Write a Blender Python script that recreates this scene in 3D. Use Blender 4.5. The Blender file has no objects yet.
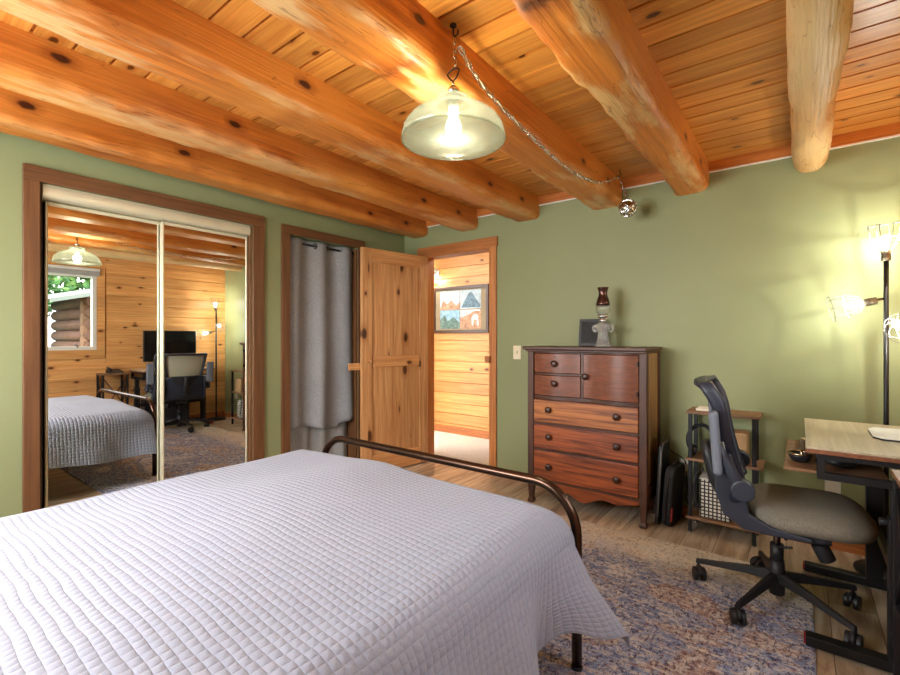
import bpy, bmesh, math, random
import numpy as np
from mathutils import Vector, Matrix
PI = math.pi
R = math.radians
random.seed(7)
rng = np.random.default_rng(7)
S = bpy.context.scene
COL = S.collection

# ------------------------------------------------------------------ mesh builder
class MB:
    def __init__(s):
        s.v = []; s.f = []; s.sm = []
    def add(s, vs, fs, smooth=False):
        o = len(s.v)
        s.v += [tuple(v) for v in vs]
        s.f += [tuple(i + o for i in f) for f in fs]
        s.sm += [smooth] * len(fs)
        return s
    def box(s, x0, x1, y0, y1, z0, z1, M=None):
        vs = [Vector((x, y, z)) for z in (z0, z1) for y in (y0, y1) for x in (x0, x1)]
        if M is not None: vs = [M @ v for v in vs]
        return s.add(vs, [(0,2,3,1),(4,5,7,6),(0,1,5,4),(2,6,7,3),(0,4,6,2),(1,3,7,5)])
    def prism(s, poly, a, b, axis='z', smooth=False):
        """extrude a 2D polygon along axis from a to b"""
        n = len(poly)
        def P(p, t):
            if axis == 'z': return (p[0], p[1], t)
            if axis == 'y': return (p[0], t, p[1])
            return (t, p[0], p[1])
        vs = [P(p, a) for p in poly] + [P(p, b) for p in poly]
        s.add(vs, [(i, (i+1) % n, n + (i+1) % n, n + i) for i in range(n)], smooth)
        o = len(s.v) - 2*n
        s.f += [tuple(o + i for i in range(n-1, -1, -1)), tuple(o + n + i for i in range(n))]
        s.sm += [False, False]
        return s
    def tube(s, pts, r, n=10, closed=False, caps=True):
        pts = [Vector(p) for p in pts]
        m = len(pts)
        rs = r if isinstance(r, (list, tuple)) else [r] * m
        vs = []; up = None
        for i, p in enumerate(pts):
            if closed: t = pts[(i+1) % m] - pts[i-1]
            else: t = pts[min(i+1, m-1)] - pts[max(i-1, 0)]
            t.normalize()
            if up is None:
                up = Vector((0,0,1)) if abs(t.z) < .9 else Vector((1,0,0))
            a = t.cross(up).normalized(); b = a.cross(t).normalized(); up = b
            for k in range(n):
                an = 2*PI*k/n
                vs.append(p + (a*math.cos(an) + b*math.sin(an)) * rs[i])
        fs = []
        for i in range(m if closed else m-1):
            j = (i+1) % m
            for k in range(n):
                k2 = (k+1) % n
                fs.append((i*n+k, i*n+k2, j*n+k2, j*n+k))
        s.add(vs, fs, True)
        if caps and not closed:
            o = len(s.v) - m*n
            s.f += [tuple(o+k for k in range(n-1,-1,-1)), tuple(o+(m-1)*n+k for k in range(n))]
            s.sm += [False, False]
        return s
    def cyl(s, p, q, r, n=16, r2=None):
        return s.tube([p, q], [r, r if r2 is None else r2], n)
    def lathe(s, prof, c=(0,0,0), n=24, M=None, closed=False):
        vs = []
        for (r, z) in prof:
            for k in range(n):
                a = 2*PI*k/n
                v = Vector((r*math.cos(a), r*math.sin(a), z))
                if M is not None: v = M @ v
                vs.append(v + Vector(c))
        m = len(prof); fs = []
        for i in range(m if closed else m-1):
            j = (i+1) % m
            for k in range(n):
                k2 = (k+1) % n
                fs.append((i*n+k, i*n+k2, j*n+k2, j*n+k))
        s.add(vs, fs, True)
        if not closed:
            o = len(s.v) - m*n
            if prof[0][0] > 1e-5: s.f.append(tuple(o+k for k in range(n-1,-1,-1))); s.sm.append(False)
            if prof[-1][0] > 1e-5: s.f.append(tuple(o+(m-1)*n+k for k in range(n))); s.sm.append(False)
        return s
    def sphere(s, c, r, n=16, m=10, sc=(1,1,1)):
        vs = []; 
        for i in range(m+1):
            th = PI*i/m
            for k in range(n):
                a = 2*PI*k/n
                vs.append((c[0]+r*sc[0]*math.sin(th)*math.cos(a), c[1]+r*sc[1]*math.sin(th)*math.sin(a), c[2]+r*sc[2]*math.cos(th)))
        fs = [(i*n+k, (i+1)*n+k, (i+1)*n+(k+1)%n, i*n+(k+1)%n) for i in range(m) for k in range(n)]
        return s.add(vs, fs, True)
    def grid(s, fn, nu, nv, smooth=True):
        vs = [fn(i/nu, j/nv) for j in range(nv+1) for i in range(nu+1)]
        w = nu+1
        return s.add(vs, [(j*w+i, j*w+i+1, (j+1)*w+i+1, (j+1)*w+i) for j in range(nv) for i in range(nu)], smooth)

XF = {}   # world matrices of things
def _mat_of(o):
    m = Matrix.Identity(4)
    while o is not None:
        if o.name in XF: return XF[o.name] @ m
        o = o.parent
    return m
def obj(name, mb, m, parent=None, bevel=0, solid=0, sub=0, local=False, segs=2):
    me = bpy.data.meshes.new(name)
    vs = mb.v
    if parent is not None and not local:
        inv = _mat_of(parent).inverted()
        vs = [tuple(inv @ Vector(v)) for v in vs]
    me.from_pydata(vs, [], mb.f)
    me.polygons.foreach_set('use_smooth', mb.sm)
    bm = bmesh.new(); bm.from_mesh(me)
    bmesh.ops.remove_doubles(bm, verts=bm.verts, dist=1e-6)
    bmesh.ops.recalc_face_normals(bm, faces=bm.faces)
    bm.to_mesh(me); bm.free()
    me.materials.append(m)
    o = bpy.data.objects.new(name, me); COL.objects.link(o)
    if parent is not None: o.parent = parent
    if solid:
        md = o.modifiers.new('solid', 'SOLIDIFY'); md.thickness = solid; md.offset = 0
    if sub:
        md = o.modifiers.new('sub', 'SUBSURF'); md.levels = sub; md.render_levels = sub
    if bevel:
        md = o.modifiers.new('bev', 'BEVEL'); md.width = bevel; md.segments = segs; md.limit_method = 'ANGLE'; md.angle_limit = R(40)
        md.harden_normals = False
    return o
def tag(o, label, cat, group=None, kind=None):
    o['label'] = label; o['category'] = cat
    if group: o['group'] = group
    if kind: o['kind'] = kind
    return o
def thing(name, label, cat, loc=(0,0,0), rz=0, group=None, kind=None):
    o = bpy.data.objects.new(name, None); COL.objects.link(o)
    o.empty_display_size = .05
    o.location = loc; o.rotation_euler = (0,0,rz)
    XF[o.name] = Matrix.Translation(loc) @ Matrix.Rotation(rz, 4, 'Z')
    return tag(o, label, cat, group, kind)
def struct(name, mb, m, label, cat, bevel=0, parent=None, **k):
    o = obj(name, mb, m, parent, bevel, **k)
    tag(o, label, cat, kind='structure')
    return o

# ------------------------------------------------------------------ materials
def sl(r, g, b):
    f = lambda c: (c/255/12.92) if c/255 <= .04045 else ((c/255+.055)/1.055)**2.4
    return (f(r), f(g), f(b), 1)
class NT:
    def __init__(s, name):
        s.m = bpy.data.materials.new(name); s.m.use_nodes = True
        s.t = s.m.node_tree; s.n = s.t.nodes; s.L = s.t.links
        s.b = s.n['Principled BSDF']; s.out = s.n['Material Output']
    def node(s, typ, **kw):
        nd = s.n.new(typ)
        for k, v in kw.items():
            if k.startswith('i_'):
                key = k[2:]
                key = int(key) if key.isdigit() else key.replace('_', ' ')
                if hasattr(v, 'links') or isinstance(v, bpy.types.NodeSocket): s.L.new(v, nd.inputs[key])
                else: nd.inputs[key].default_value = v
            else: setattr(nd, k, v)
        return nd
    def math(s, op, a, b=None, c=None):
        nd = s.n.new('ShaderNodeMath'); nd.operation = op
        for i, x in enumerate((a, b, c)):
            if x is None: continue
            if isinstance(x, bpy.types.NodeSocket): s.L.new(x, nd.inputs[i])
            else: nd.inputs[i].default_value = x
        return nd.outputs[0]
    def mix(s, f, a, b, blend='MIX'):
        nd = s.n.new('ShaderNodeMix'); nd.data_type = 'RGBA'; nd.blend_type = blend
        for i, x in ((0, f), (6, a), (7, b)):
            if isinstance(x, bpy.types.NodeSocket): s.L.new(x, nd.inputs[i])
            else: nd.inputs[i].default_value = x
        return nd.outputs[2]
    def ramp(s, f, stops, interp='LINEAR'):
        nd = s.n.new('ShaderNodeValToRGB'); cr = nd.color_ramp; cr.interpolation = interp
        while len(cr.elements) < len(stops): cr.elements.new(.5)
        for e, (p, c) in zip(cr.elements, stops):
            e.position = p; e.color = c if not isinstance(c, (int, float)) else (c, c, c, 1)
        s.L.new(f, nd.inputs[0]); return nd.outputs[0]
    def coord(s, scale=(1,1,1), which='Object', rot=(0,0,0)):
        tc = s.n.new('ShaderNodeTexCoord'); mp = s.n.new('ShaderNodeMapping')
        s.L.new(tc.outputs[which], mp.inputs[0]); mp.inputs['Scale'].default_value = scale; mp.inputs['Rotation'].default_value = rot
        return mp.outputs[0]
    def noise(s, vec, scale, detail=3, rough=.5, dist=0):
        nd = s.n.new('ShaderNodeTexNoise'); s.L.new(vec, nd.inputs['Vector'])
        nd.inputs['Scale'].default_value = scale; nd.inputs['Detail'].default_value = detail
        nd.inputs['Roughness'].default_value = rough; nd.inputs['Distortion'].default_value = dist
        return nd.outputs[0]
    def bump(s, h, dist=.002, strength=1):
        nd = s.n.new('ShaderNodeBump'); s.L.new(h, nd.inputs['Height']); nd.inputs['Distance'].default_value = dist; nd.inputs['Strength'].default_value = strength
        s.L.new(nd.outputs[0], s.b.inputs['Normal'])
    def set(s, **kw):
        for k, v in kw.items():
            key = k.replace('_', ' ')
            if isinstance(v, bpy.types.NodeSocket): s.L.new(v, s.b.inputs[key])
            else: s.b.inputs[key].default_value = v
        return s
def plain(name, c, rough=.5, metal=0, var=.08, scale=12, bumpd=0, **kw):
    t = NT(name)
    n = t.noise(t.coord(), scale, 3)
    f = t.ramp(n, [(.3, 1-var), (.7, 1+var)])
    t.set(Base_Color=t.mix(1, c, f, 'MULTIPLY'), Roughness=rough, Metallic=metal, **kw)
    if bumpd: t.bump(t.noise(t.coord(), scale*20, 2), bumpd)
    return t.m
def wood(name, light, dark, axis='X', pitch=0, paxis=None, poff=0, knots=0, kscale=1, knotc=None, gscale=1, rough=.45, pv=.25, bumpd=.0006, hue=None, spec=.5, contrast=1, seglen=0, flat=None, kvar=1, waney=0):
    t = NT(name)
    tc = t.n.new('ShaderNodeTexCoord'); base = tc.outputs['Object']
    vec = base; rnd = None
    sep = t.node('ShaderNodeSeparateXYZ'); t.L.new(base, sep.inputs[0])
    if pitch:
        idx = t.math('FLOOR', t.math('DIVIDE', t.math('SUBTRACT', sep.outputs[paxis], poff), pitch))
        if seglen:
            wn0 = t.node('ShaderNodeTexWhiteNoise', noise_dimensions='1D'); t.L.new(idx, wn0.inputs['W'])
            seg = t.math('FLOOR', t.math('ADD', t.math('DIVIDE', sep.outputs[axis], seglen), t.math('MULTIPLY', wn0.outputs[0], 7)))
            idx = t.math('ADD', t.math('MULTIPLY', idx, 13.7), t.math('MULTIPLY', seg, 3.31))
        wn = t.node('ShaderNodeTexWhiteNoise', noise_dimensions='1D'); t.L.new(idx, wn.inputs['W'])
        rnd = wn.outputs[0]; 
        off = t.node('ShaderNodeVectorMath', operation='SCALE'); t.L.new(wn.outputs['Color'], off.inputs[0]); off.inputs['Scale'].default_value = 9
        ad = t.node('ShaderNodeVectorMath', operation='ADD'); t.L.new(base, ad.inputs[0]); t.L.new(off.outputs[0], ad.inputs[1]); vec = ad.outputs[0]
    def mapped(g, c):
        sc = [c]*3; sc['XYZ'.index(axis)] = g
        mp = t.node('ShaderNodeMapping'); t.L.new(vec, mp.inputs[0]); mp.inputs['Scale'].default_value = sc
        return mp.outputs[0]
    g1 = t.noise(mapped(1.2*gscale, 22*gscale), 1.6, 5, .6, .6)
    g2 = t.noise(mapped(1.5*gscale, 110*gscale), 1, 3, .6)
    g3 = t.noise(mapped(.8, 3), 1.2, 2)
    a = t.ramp(g1, [(.5-.22/contrast, dark), (.5+.18/contrast, light)])
    fine = t.ramp(g2, [(.3, .80), (.7, 1.08)])
    a = t.mix(1, a, fine, 'MULTIPLY')
    if hue is not None:
        a = t.mix(t.ramp(g3, [(.35, 0), (.7, 1)]), a, hue)
    if rnd is not None:
        a = t.mix(1, a, t.ramp(rnd, [(0, 1-pv), (1, 1+pv*.7)]), 'MULTIPLY')
    h = g2
    if knots:
        vo = t.node('ShaderNodeTexVoronoi'); km = mapped(4.2*kscale, 8*kscale)
        jit = t.noise(vec, 40, 2); 
        va = t.node('ShaderNodeVectorMath', operation='ADD'); t.L.new(km, va.inputs[0]); t.L.new(t.node('ShaderNodeVectorMath', operation='SCALE').outputs[0], va.inputs[1])
        sv_ = va.inputs[1].links[0].from_node; nn = jit.node; t.L.new(nn.outputs['Color'], sv_.inputs[0]); sv_.inputs['Scale'].default_value = .05
        if flat:
            vo.voronoi_dimensions = '2D'
            sp_ = t.node('ShaderNodeSeparateXYZ'); cb_ = t.node('ShaderNodeCombineXYZ'); t.L.new(va.outputs[0], sp_.inputs[0])
            for q_, ax_ in enumerate([c_ for c_ in 'XYZ' if c_ != flat]): t.L.new(sp_.outputs[ax_], cb_.inputs[q_])
            t.L.new(cb_.outputs[0], vo.inputs['Vector'])
        else: t.L.new(va.outputs[0], vo.inputs['Vector'])
        vo.inputs['Scale'].default_value = 1
        sc2 = t.node('ShaderNodeSeparateColor'); t.L.new(vo.outputs['Color'], sc2.inputs[0])
        has = t.math('LESS_THAN', sc2.outputs[0], knots)
        size = t.math('ADD', t.math('MULTIPLY', sc2.outputs[1], .09*kvar), .05*kvar)
        d = t.math('DIVIDE', vo.outputs['Distance'], t.math('MULTIPLY', size, 2.5))
        kn = t.math('MULTIPLY', t.ramp(d, [(.28, 1), (.44, 0)]), has)
        halo = t.math('MULTIPLY', t.ramp(d, [(.40, .6), (.95, 0)]), has)
        kc = knotc or (dark[0]*.16, dark[1]*.12, dark[2]*.1, 1)
        a = t.mix(halo, a, (dark[0]*.7, dark[1]*.6, dark[2]*.5, 1))
        a = t.mix(kn, a, kc)
    if waney:     # pale sapwood showing in patches along the lower edges of a log
        zz = t.ramp(t.math('SUBTRACT', sep.outputs[2], 1.5), [(.655, 1), (.72, 0)])
        mp2 = t.node('ShaderNodeMapping'); t.L.new(base, mp2.inputs[0]); mp2.inputs['Scale'].default_value = (6, 1.6, 8)
        pn = t.ramp(t.noise(mp2.outputs[0], 1, 4, .6), [(.50, 0), (.60, .75)])
        a = t.mix(t.math('MULTIPLY', t.math('MULTIPLY', zz, pn), waney), a, sl(226,196,140))
        mp3 = t.node('ShaderNodeMapping'); t.L.new(base, mp3.inputs[0]); mp3.inputs['Scale'].default_value = (16, .9, 16)
        ck = t.ramp(t.noise(mp3.outputs[0], 1.5, 2, .5, .3), [(.492, 0), (.5, .55), (.508, 0)])
        a = t.mix(ck, a, (dark[0]*.35, dark[1]*.3, dark[2]*.3, 1))
    t.set(Base_Color=a, Roughness=rough, Specular_IOR_Level=spec)
    if bumpd: t.bump(h, bumpd)
    return t.m

# palette
M = {}
def green_wall():
    t = NT('sage_green_paint')
    n = t.noise(t.coord(), 1.3, 3)
    c = t.mix(t.ramp(n, [(.3, 0), (.7, 1)]), sl(138,144,102), sl(145,151,109))
    t.set(Base_Color=c, Roughness=.5, Specular_IOR_Level=.35)
    t.bump(t.noise(t.coord(), 160, 3), .0012, .6)
    return t.m
M['green'] = green_wall()
M['ceil'] = wood('orange_pine_boards', sl(230,160,74), sl(196,116,44), 'X', .125, 'Y', 0.0, knots=.16, flat='Z', rough=.33, pv=.22)
M['pine_wall'] = wood('knotty_pine_wall_boards', sl(232,178,112), sl(206,140,78), 'Y', .135, 'Z', 0.0, knots=.2, flat='X', rough=.42, pv=.16)
M['pine_hall'] = wood('knotty_pine_hall_boards', sl(228,168,98), sl(200,128,62), 'X', .13, 'Z', 0.0, knots=.2, flat='Y', rough=.42, pv=.15)
M['log'] = wood('varnished_log', sl(210,124,44), sl(158,78,22), 'Y', knots=.6, kscale=.62, kvar=1.0, flat='X', rough=.46, hue=sl(214,138,58), bumpd=.004, gscale=.8, waney=1, contrast=1.3)
M['log_pale'] = wood('pale_weathered_log', sl(226,176,108), sl(190,124,60), 'Y', knots=.5, kscale=.62, kvar=.9, flat='X', rough=.5, hue=sl(222,196,146), bumpd=.006, gscale=.7, waney=.6)
M['crown'] = wood('orange_crown_trim', sl(212,132,60), sl(176,98,38), 'X', knots=.1, rough=.4)
M['trim_brown_v'] = wood('brown_stained_trim_upright', sl(124,82,48), sl(92,58,33), 'Z', rough=.45, knots=.05)
M['trim_brown_h'] = wood('brown_stained_trim_level', sl(124,82,48), sl(92,58,33), 'Y', rough=.45, knots=.05)
M['casing_v'] = wood('pine_casing_upright', sl(206,138,76), sl(172,102,50), 'Z', rough=.42, knots=.25, kscale=1.1)
M['casing_h'] = wood('pine_casing_level', sl(190,122,64), sl(156,92,46), 'X', rough=.42, knots=.25)
M['door'] = wood('knotty_pine_door', sl(222,170,112), sl(180,120,68), 'Z', .118, 'Y', .03, knots=.5, flat='X', kscale=.8, kvar=1.35, rough=.4, pv=.12)
M['door_h'] = wood('knotty_pine_door_rail', sl(222,168,108), sl(190,128,74), 'Y', knots=.25, flat='X', rough=.4)
M['base'] = wood('orange_baseboard', sl(190,118,62), sl(150,84,40), 'X', rough=.45)
def floor_mat():
    t = NT('grey_brown_vinyl_planks')
    tc = t.n.new('ShaderNodeTexCoord'); base = tc.outputs['Object']
    br = t.node('ShaderNodeTexBrick', offset=.37, squash=1)
    mp = t.node('ShaderNodeMapping'); t.L.new(base, mp.inputs[0]); mp.inputs['Rotation'].default_value = (0,0,R(90))
    t.L.new(mp.outputs[0], br.inputs['Vector'])
    for k, v in dict(Scale=1, Mortar_Size=.0015, Brick_Width=1.1, Row_Height=.165, Bias=0).items(): br.inputs[k.replace('_', ' ')].default_value = v
    br.inputs['Color1'].default_value = (0,0,0,1); br.inputs['Color2'].default_value = (1,1,1,1); br.inputs['Mortar'].default_value = (.5,.5,.5,1)
    sh = t.node('ShaderNodeVectorMath', operation='ADD'); t.L.new(base, sh.inputs[0])
    s2 = t.node('ShaderNodeVectorMath', operation='SCALE'); t.L.new(br.outputs['Color'], s2.inputs[0]); s2.inputs['Scale'].default_value = 5; t.L.new(s2.outputs[0], sh.inputs[1])
    m2 = t.node('ShaderNodeMapping'); t.L.new(sh.outputs[0], m2.inputs[0]); m2.inputs['Scale'].default_value = (14, 1.4, 1)
    g = t.noise(m2.outputs[0], 1, 5, .65, .8)
    c = t.ramp(g, [(.25, sl(136,112,88)), (.42, sl(178,154,124)), (.55, sl(212,194,166)), (.7, sl(230,218,198)), (.85, sl(188,160,128))])
    c = t.mix(1, c, t.ramp(br.outputs['Color'], [(0, .74), (1, 1.1)]), 'MULTIPLY')
    c = t.mix(br.outputs['Fac'], c, sl(74,58,44))
    t.set(Base_Color=c, Roughness=.32)
    t.bump(g, .0008)
    return t.m
M['floor'] = floor_mat()
M['carpet'] = plain('cream_carpet', sl(228,220,206), .95, 0, .12, 60, .004)
M['white_paint'] = plain('white_paint', sl(236,234,226), .4, 0, .02)
M['dark_void'] = plain('dark_closet_shade', sl(62,48,38), .8)  # shade inside closet, alcove and one jamb put into the colour
M['champagne'] = plain('champagne_metal', sl(222,214,182), .35, .35, .02)
M['mirror'] = NT('mirror_glass').set(Base_Color=(.93,.95,.93,1), Metallic=1, Roughness=.004).m
M['bronze'] = plain('dark_bronze_tube', sl(78,58,46), .24, .85, .08)
M['black'] = plain('black_powder_coat', sl(26,26,28), .42, .2, .1)
M['black_soft'] = plain('black_plastic', sl(30,30,33), .5, 0, .1)
M['black_case'] = plain('black_nylon', sl(28,27,28), .75, 0, .2, 40, .002)
M['navy'] = plain('dark_slate_plastic', sl(42,47,58), .42, 0, .08)
M['screen'] = plain('black_screen', sl(10,11,13), .12, 0, .02)
M['chrome'] = plain('polished_steel', sl(210,210,208), .18, 1, .02)
M['brass'] = plain('aged_nickel', sl(190,176,150), .22, 1, .05)
M['iron'] = plain('dark_iron', sl(58,44,36), .4, .8, .1)
M['wire'] = plain('grey_steel_wire', sl(112,112,106), .45, .1)
M['socket'] = plain('antique_socket', sl(104,94,78), .35, .6)
M['chimney_top'] = plain('smoky_mirrored_glass', sl(84,58,50), .12, .75, .3, 30)
M['ivory'] = plain('ivory_plastic', sl(228,218,184), .4, 0, .02)
M['white_plastic'] = plain('white_plastic', sl(226,224,214), .4, 0, .02)
M['paper'] = plain('white_paper', sl(232,226,210), .8, 0, .02)
M['tan'] = plain('tan_card', sl(176,140,96), .7, 0, .06)
M['red'] = plain('red_rubber', sl(150,34,30), .5)
oakD, oakL = sl(118,56,26), sl(168,92,46)
M['oak'] = wood('red_oak_drawer_front', sl(164,84,38), sl(94,42,20), 'X', rough=.4, gscale=1.3, contrast=1.6)
M['oak_light'] = wood('streaky_oak_drawer_front', sl(188,116,56), sl(104,50,24), 'X', rough=.4, gscale=1.1, contrast=1.7)
M['oak_v'] = wood('oak_post', sl(92,54,32), sl(58,32,20), 'Z', rough=.48, gscale=1.2)
M['oak_side'] = wood('pale_oak_side', sl(160,124,76), sl(114,78,44), 'Z', rough=.55)  # paler than the other dresser woods
M['oak_d'] = wood('dark_oak_rail', sl(88,50,30), sl(58,32,20), 'X', rough=.45)
M['oak_fig'] = wood('figured_oak_front', sl(134,74,42), sl(98,50,27), 'X', rough=.38, gscale=1.6)
M['shelf_wood'] = wood('brown_shelf_board', sl(150,112,78), sl(112,78,50), 'X', rough=.5)
M['desk_top'] = wood('grey_oak_laminate', sl(190,178,150), sl(164,148,118), 'Y', rough=.28, gscale=.8)
M['desk_edge'] = wood('walnut_edge_band', sl(140,88,58), sl(110,66,42), 'Y', rough=.4)
def glass(name, c=(1,1,1,1), rough=.02, alpha_mix=.75, milky=0):
    t = NT(name)
    g = t.node('ShaderNodeBsdfGlass'); g.inputs['Color'].default_value = c; g.inputs['Roughness'].default_value = rough; g.inputs['IOR'].default_value = 1.45
    tr = t.node('ShaderNodeBsdfTransparent'); tr.inputs['Color'].default_value = c
    mx = t.node('ShaderNodeMixShader'); mx.inputs[0].default_value = alpha_mix
    t.L.new(tr.outputs[0], mx.inputs[1]); t.L.new(g.outputs[0], mx.inputs[2])
    if milky:
        d = t.node('ShaderNodeBsdfDiffuse'); d.inputs['Color'].default_value = (.9,.9,.86,1); m3 = t.node('ShaderNodeMixShader'); m3.inputs[0].default_value = milky
        t.L.new(mx.outputs[0], m3.inputs[1]); t.L.new(d.outputs[0], m3.inputs[2]); mx = m3
    t.L.new(mx.outputs[0], t.out.inputs['Surface'])
    return t.m
M['glass'] = glass('clear_glass', (1,1,1,1), .02, .6, .06)
M['glass_ribbed'] = glass('pressed_glass', (1,1,.98,1), .12, .8, .2)
M['glass_smoke'] = glass('smoked_amber_glass', (.30,.16,.11,1), .05, .7, .02)
def pane():
    t = NT('window_pane')
    gl = t.node('ShaderNodeBsdfGlossy'); gl.inputs['Roughness'].default_value = .01
    tr = t.node('ShaderNodeBsdfTransparent')
    mx = t.node('ShaderNodeMixShader'); mx.inputs[0].default_value = .06
    t.L.new(tr.outputs[0], mx.inputs[1]); t.L.new(gl.outputs[0], mx.inputs[2]); t.L.new(mx.outputs[0], t.out.inputs['Surface'])
    return t.m
M['pane'] = pane()
def frosted():
    t = NT('ribbed_milky_glass_shade')
    tc = t.coord()
    d = t.node('ShaderNodeBsdfDiffuse'); d.inputs['Color'].default_value = (.12,.132,.108,1)
    tl = t.node('ShaderNodeBsdfTranslucent'); tl.inputs['Color'].default_value = (.11,.12,.097,1)
    tr = t.node('ShaderNodeBsdfTransparent'); tr.inputs['Color'].default_value = (.95,.96,.88,1)
    gl = t.node('ShaderNodeBsdfGlossy'); gl.inputs['Roughness'].default_value = .15
    m1 = t.node('ShaderNodeMixShader'); m1.inputs[0].default_value = .5
    m2 = t.node('ShaderNodeMixShader'); m2.inputs[0].default_value = .74
    m3 = t.node('ShaderNodeMixShader'); m3.inputs[0].default_value = .04
    t.L.new(d.outputs[0], m1.inputs[1]); t.L.new(tl.outputs[0], m1.inputs[2])
    t.L.new(m1.outputs[0], m2.inputs[1]); t.L.new(tr.outputs[0], m2.inputs[2])
    t.L.new(m2.outputs[0], m3.inputs[1]); t.L.new(gl.outputs[0], m3.inputs[2])
    t.L.new(m3.outputs[0], t.out.inputs['Surface'])
    return t.m
M['shade'] = frosted()
def emit(name, c, s):
    t = NT(name)       # clear glass envelope lit from inside
    em = t.node('ShaderNodeEmission'); em.inputs[0].default_value = c; em.inputs[1].default_value = s
    tr = t.node('ShaderNodeBsdfTransparent'); ad = t.node('ShaderNodeAddShader')
    t.L.new(em.outputs[0], ad.inputs[0]); t.L.new(tr.outputs[0], ad.inputs[1]); t.L.new(ad.outputs[0], t.out.inputs['Surface'])
    return t.m
M['bulb'] = emit('glowing_bulb_glass', (1,.95,.82,1), 3.5)
M['bulb_cool'] = emit('bright_white_bulb', (.97,1,.92,1), 4)
def fabric(name, c1, c2, scale=260, rough=.9, bumpd=.001, band=None):
    t = NT(name)
    n = t.noise(t.coord((1,1,.25)), scale, 2); n2 = t.noise(t.coord((1,1,1)), 4, 3)
    c = t.mix(t.ramp(n, [(.3,0),(.7,1)]), c1, c2)
    c = t.mix(1, c, t.ramp(n2, [(.3,.93),(.7,1.05)]), 'MULTIPLY')
    t.set(Base_Color=c, Roughness=rough, Specular_IOR_Level=.2); t.bump(n, bumpd); return t.m
M['curtain'] = fabric('grey_linen_curtain', sl(160,161,161), sl(134,135,136))
M['curtain_back'] = fabric('pale_grey_curtain', sl(172,172,168), sl(146,146,142))
M['seat_fabric'] = fabric('grey_seat_fabric', sl(132,126,110), sl(106,101,90), 300)
M['arm_pad'] = plain('grey_arm_pad', sl(104,110,120), .6, 0, .05)
M['mattress'] = fabric('white_mattress', sl(225,222,216), sl(205,202,198))
def quilt_mat():
    t = NT('grey_lilac_quilted_cotton')
    uv = t.node('ShaderNodeUVMap').outputs[0]
    sep = t.node('ShaderNodeSeparateXYZ'); t.L.new(uv, sep.inputs[0])
    p = .0225
    wob = t.math('MULTIPLY', t.math('SUBTRACT', t.noise(uv, 9, 2), .5), .012)
    su = t.math('ABSOLUTE', t.math('SINE', t.math('MULTIPLY', t.math('ADD', sep.outputs[0], wob), PI/p)))
    sv = t.math('ABSOLUTE', t.math('SINE', t.math('MULTIPLY', t.math('ADD', sep.outputs[1], wob), PI/p)))
    su = t.math('POWER', su, .45); sv = t.math('POWER', sv, .6)
    h = t.math('MULTIPLY', su, sv)
    n = t.noise(uv, 300, 2)
    h2 = t.math('ADD', h, t.math('MULTIPLY', n, .10))
    c = t.mix(t.ramp(n, [(.3,0),(.7,1)]), sl(150,158,177), sl(160,167,184))
    t.set(Base_Color=c, Roughness=.85, Specular_IOR_Level=.2, Sheen_Weight=.15)
    t.bump(h2, .0034, .8)
    return t.m
M['quilt'] = quilt_mat()
def rug_mat():
    t = NT('distressed_multicolour_rug')
    v = t.coord()
    big = t.noise(t.coord((1.0,1.5,1), rot=(0,0,.25)), 1.9, 5, .68, 1.0)
    c = t.ramp(big, [(.28, sl(220,218,214)), (.38, sl(204,202,202)), (.43, sl(164,136,126)), (.48, sl(160,172,200)), (.54, sl(118,138,182)), (.60, sl(182,192,212)), (.66, sl(232,230,226)), (.74, sl(130,118,150))])
    sx = t.noise(t.coord((9,40,1)), 1.6, 4, .7, .4)
    c = t.mix(t.ramp(sx, [(.50,0),(.60,.8)]), c, sl(222,214,202))
    s2 = t.noise(t.coord((60,16,1)), 1.2, 3, .7)
    c = t.mix(t.ramp(s2, [(.56,0),(.66,.75)]), c, sl(112,100,124))
    sp = t.noise(t.coord((1.4,.8,1)), 62, 2, .7)
    c = t.mix(t.ramp(sp, [(.55,0),(.60,.75)]), c, sl(66,58,80))
    sp2 = t.noise(t.coord((1,1,1), rot=(0,0,.6)), 55, 2, .7)
    c = t.mix(t.ramp(sp2, [(.57,0),(.62,.6)]), c, sl(240,234,224))
    sp3 = t.noise(t.coord((1,1.3,1), rot=(0,0,1.1)), 38, 2, .7)
    c = t.mix(t.ramp(sp3, [(.62,0),(.67,.5)]), c, sl(140,84,84))
    # cream far end
    sep = t.node('ShaderNodeSeparateXYZ'); t.L.new(v, sep.inputs[0])
    edge = t.math('ADD', sep.outputs[1], t.math('MULTIPLY', t.math('SUBTRACT', t.noise(v, 6, 3), .5), .35))
    far = t.ramp(t.math('ADD', edge, 1.0), [(.06, 0), (.34, .75)])
    cream = t.mix(t.ramp(sp, [(.57,0),(.62,.7)]), sl(224,214,190), sl(166,146,122))
    c = t.mix(far, c, cream)
    t.set(Base_Color=c, Roughness=.95, Specular_IOR_Level=.1)
    t.bump(sp, .004)
    return t.m
M['rug'] = rug_mat()
def meshback():
    t = NT('grey_mesh_fabric')
    uvw = t.coord((420,420,420))
    p = t.noise(uvw, 1, 1)
    tr = t.node('ShaderNodeBsdfTransparent')
    d = t.node('ShaderNodeBsdfDiffuse'); d.inputs['Color'].default_value = sl(176,172,150)
    mx = t.node('ShaderNodeMixShader'); mx.inputs[0].default_value = .8
    t.L.new(tr.outputs[0], mx.inputs[1]); t.L.new(d.outputs[0], mx.inputs[2]); t.L.new(mx.outputs[0], t.out.inputs['Surface'])
    return t.m
M['meshback'] = meshback()
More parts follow.
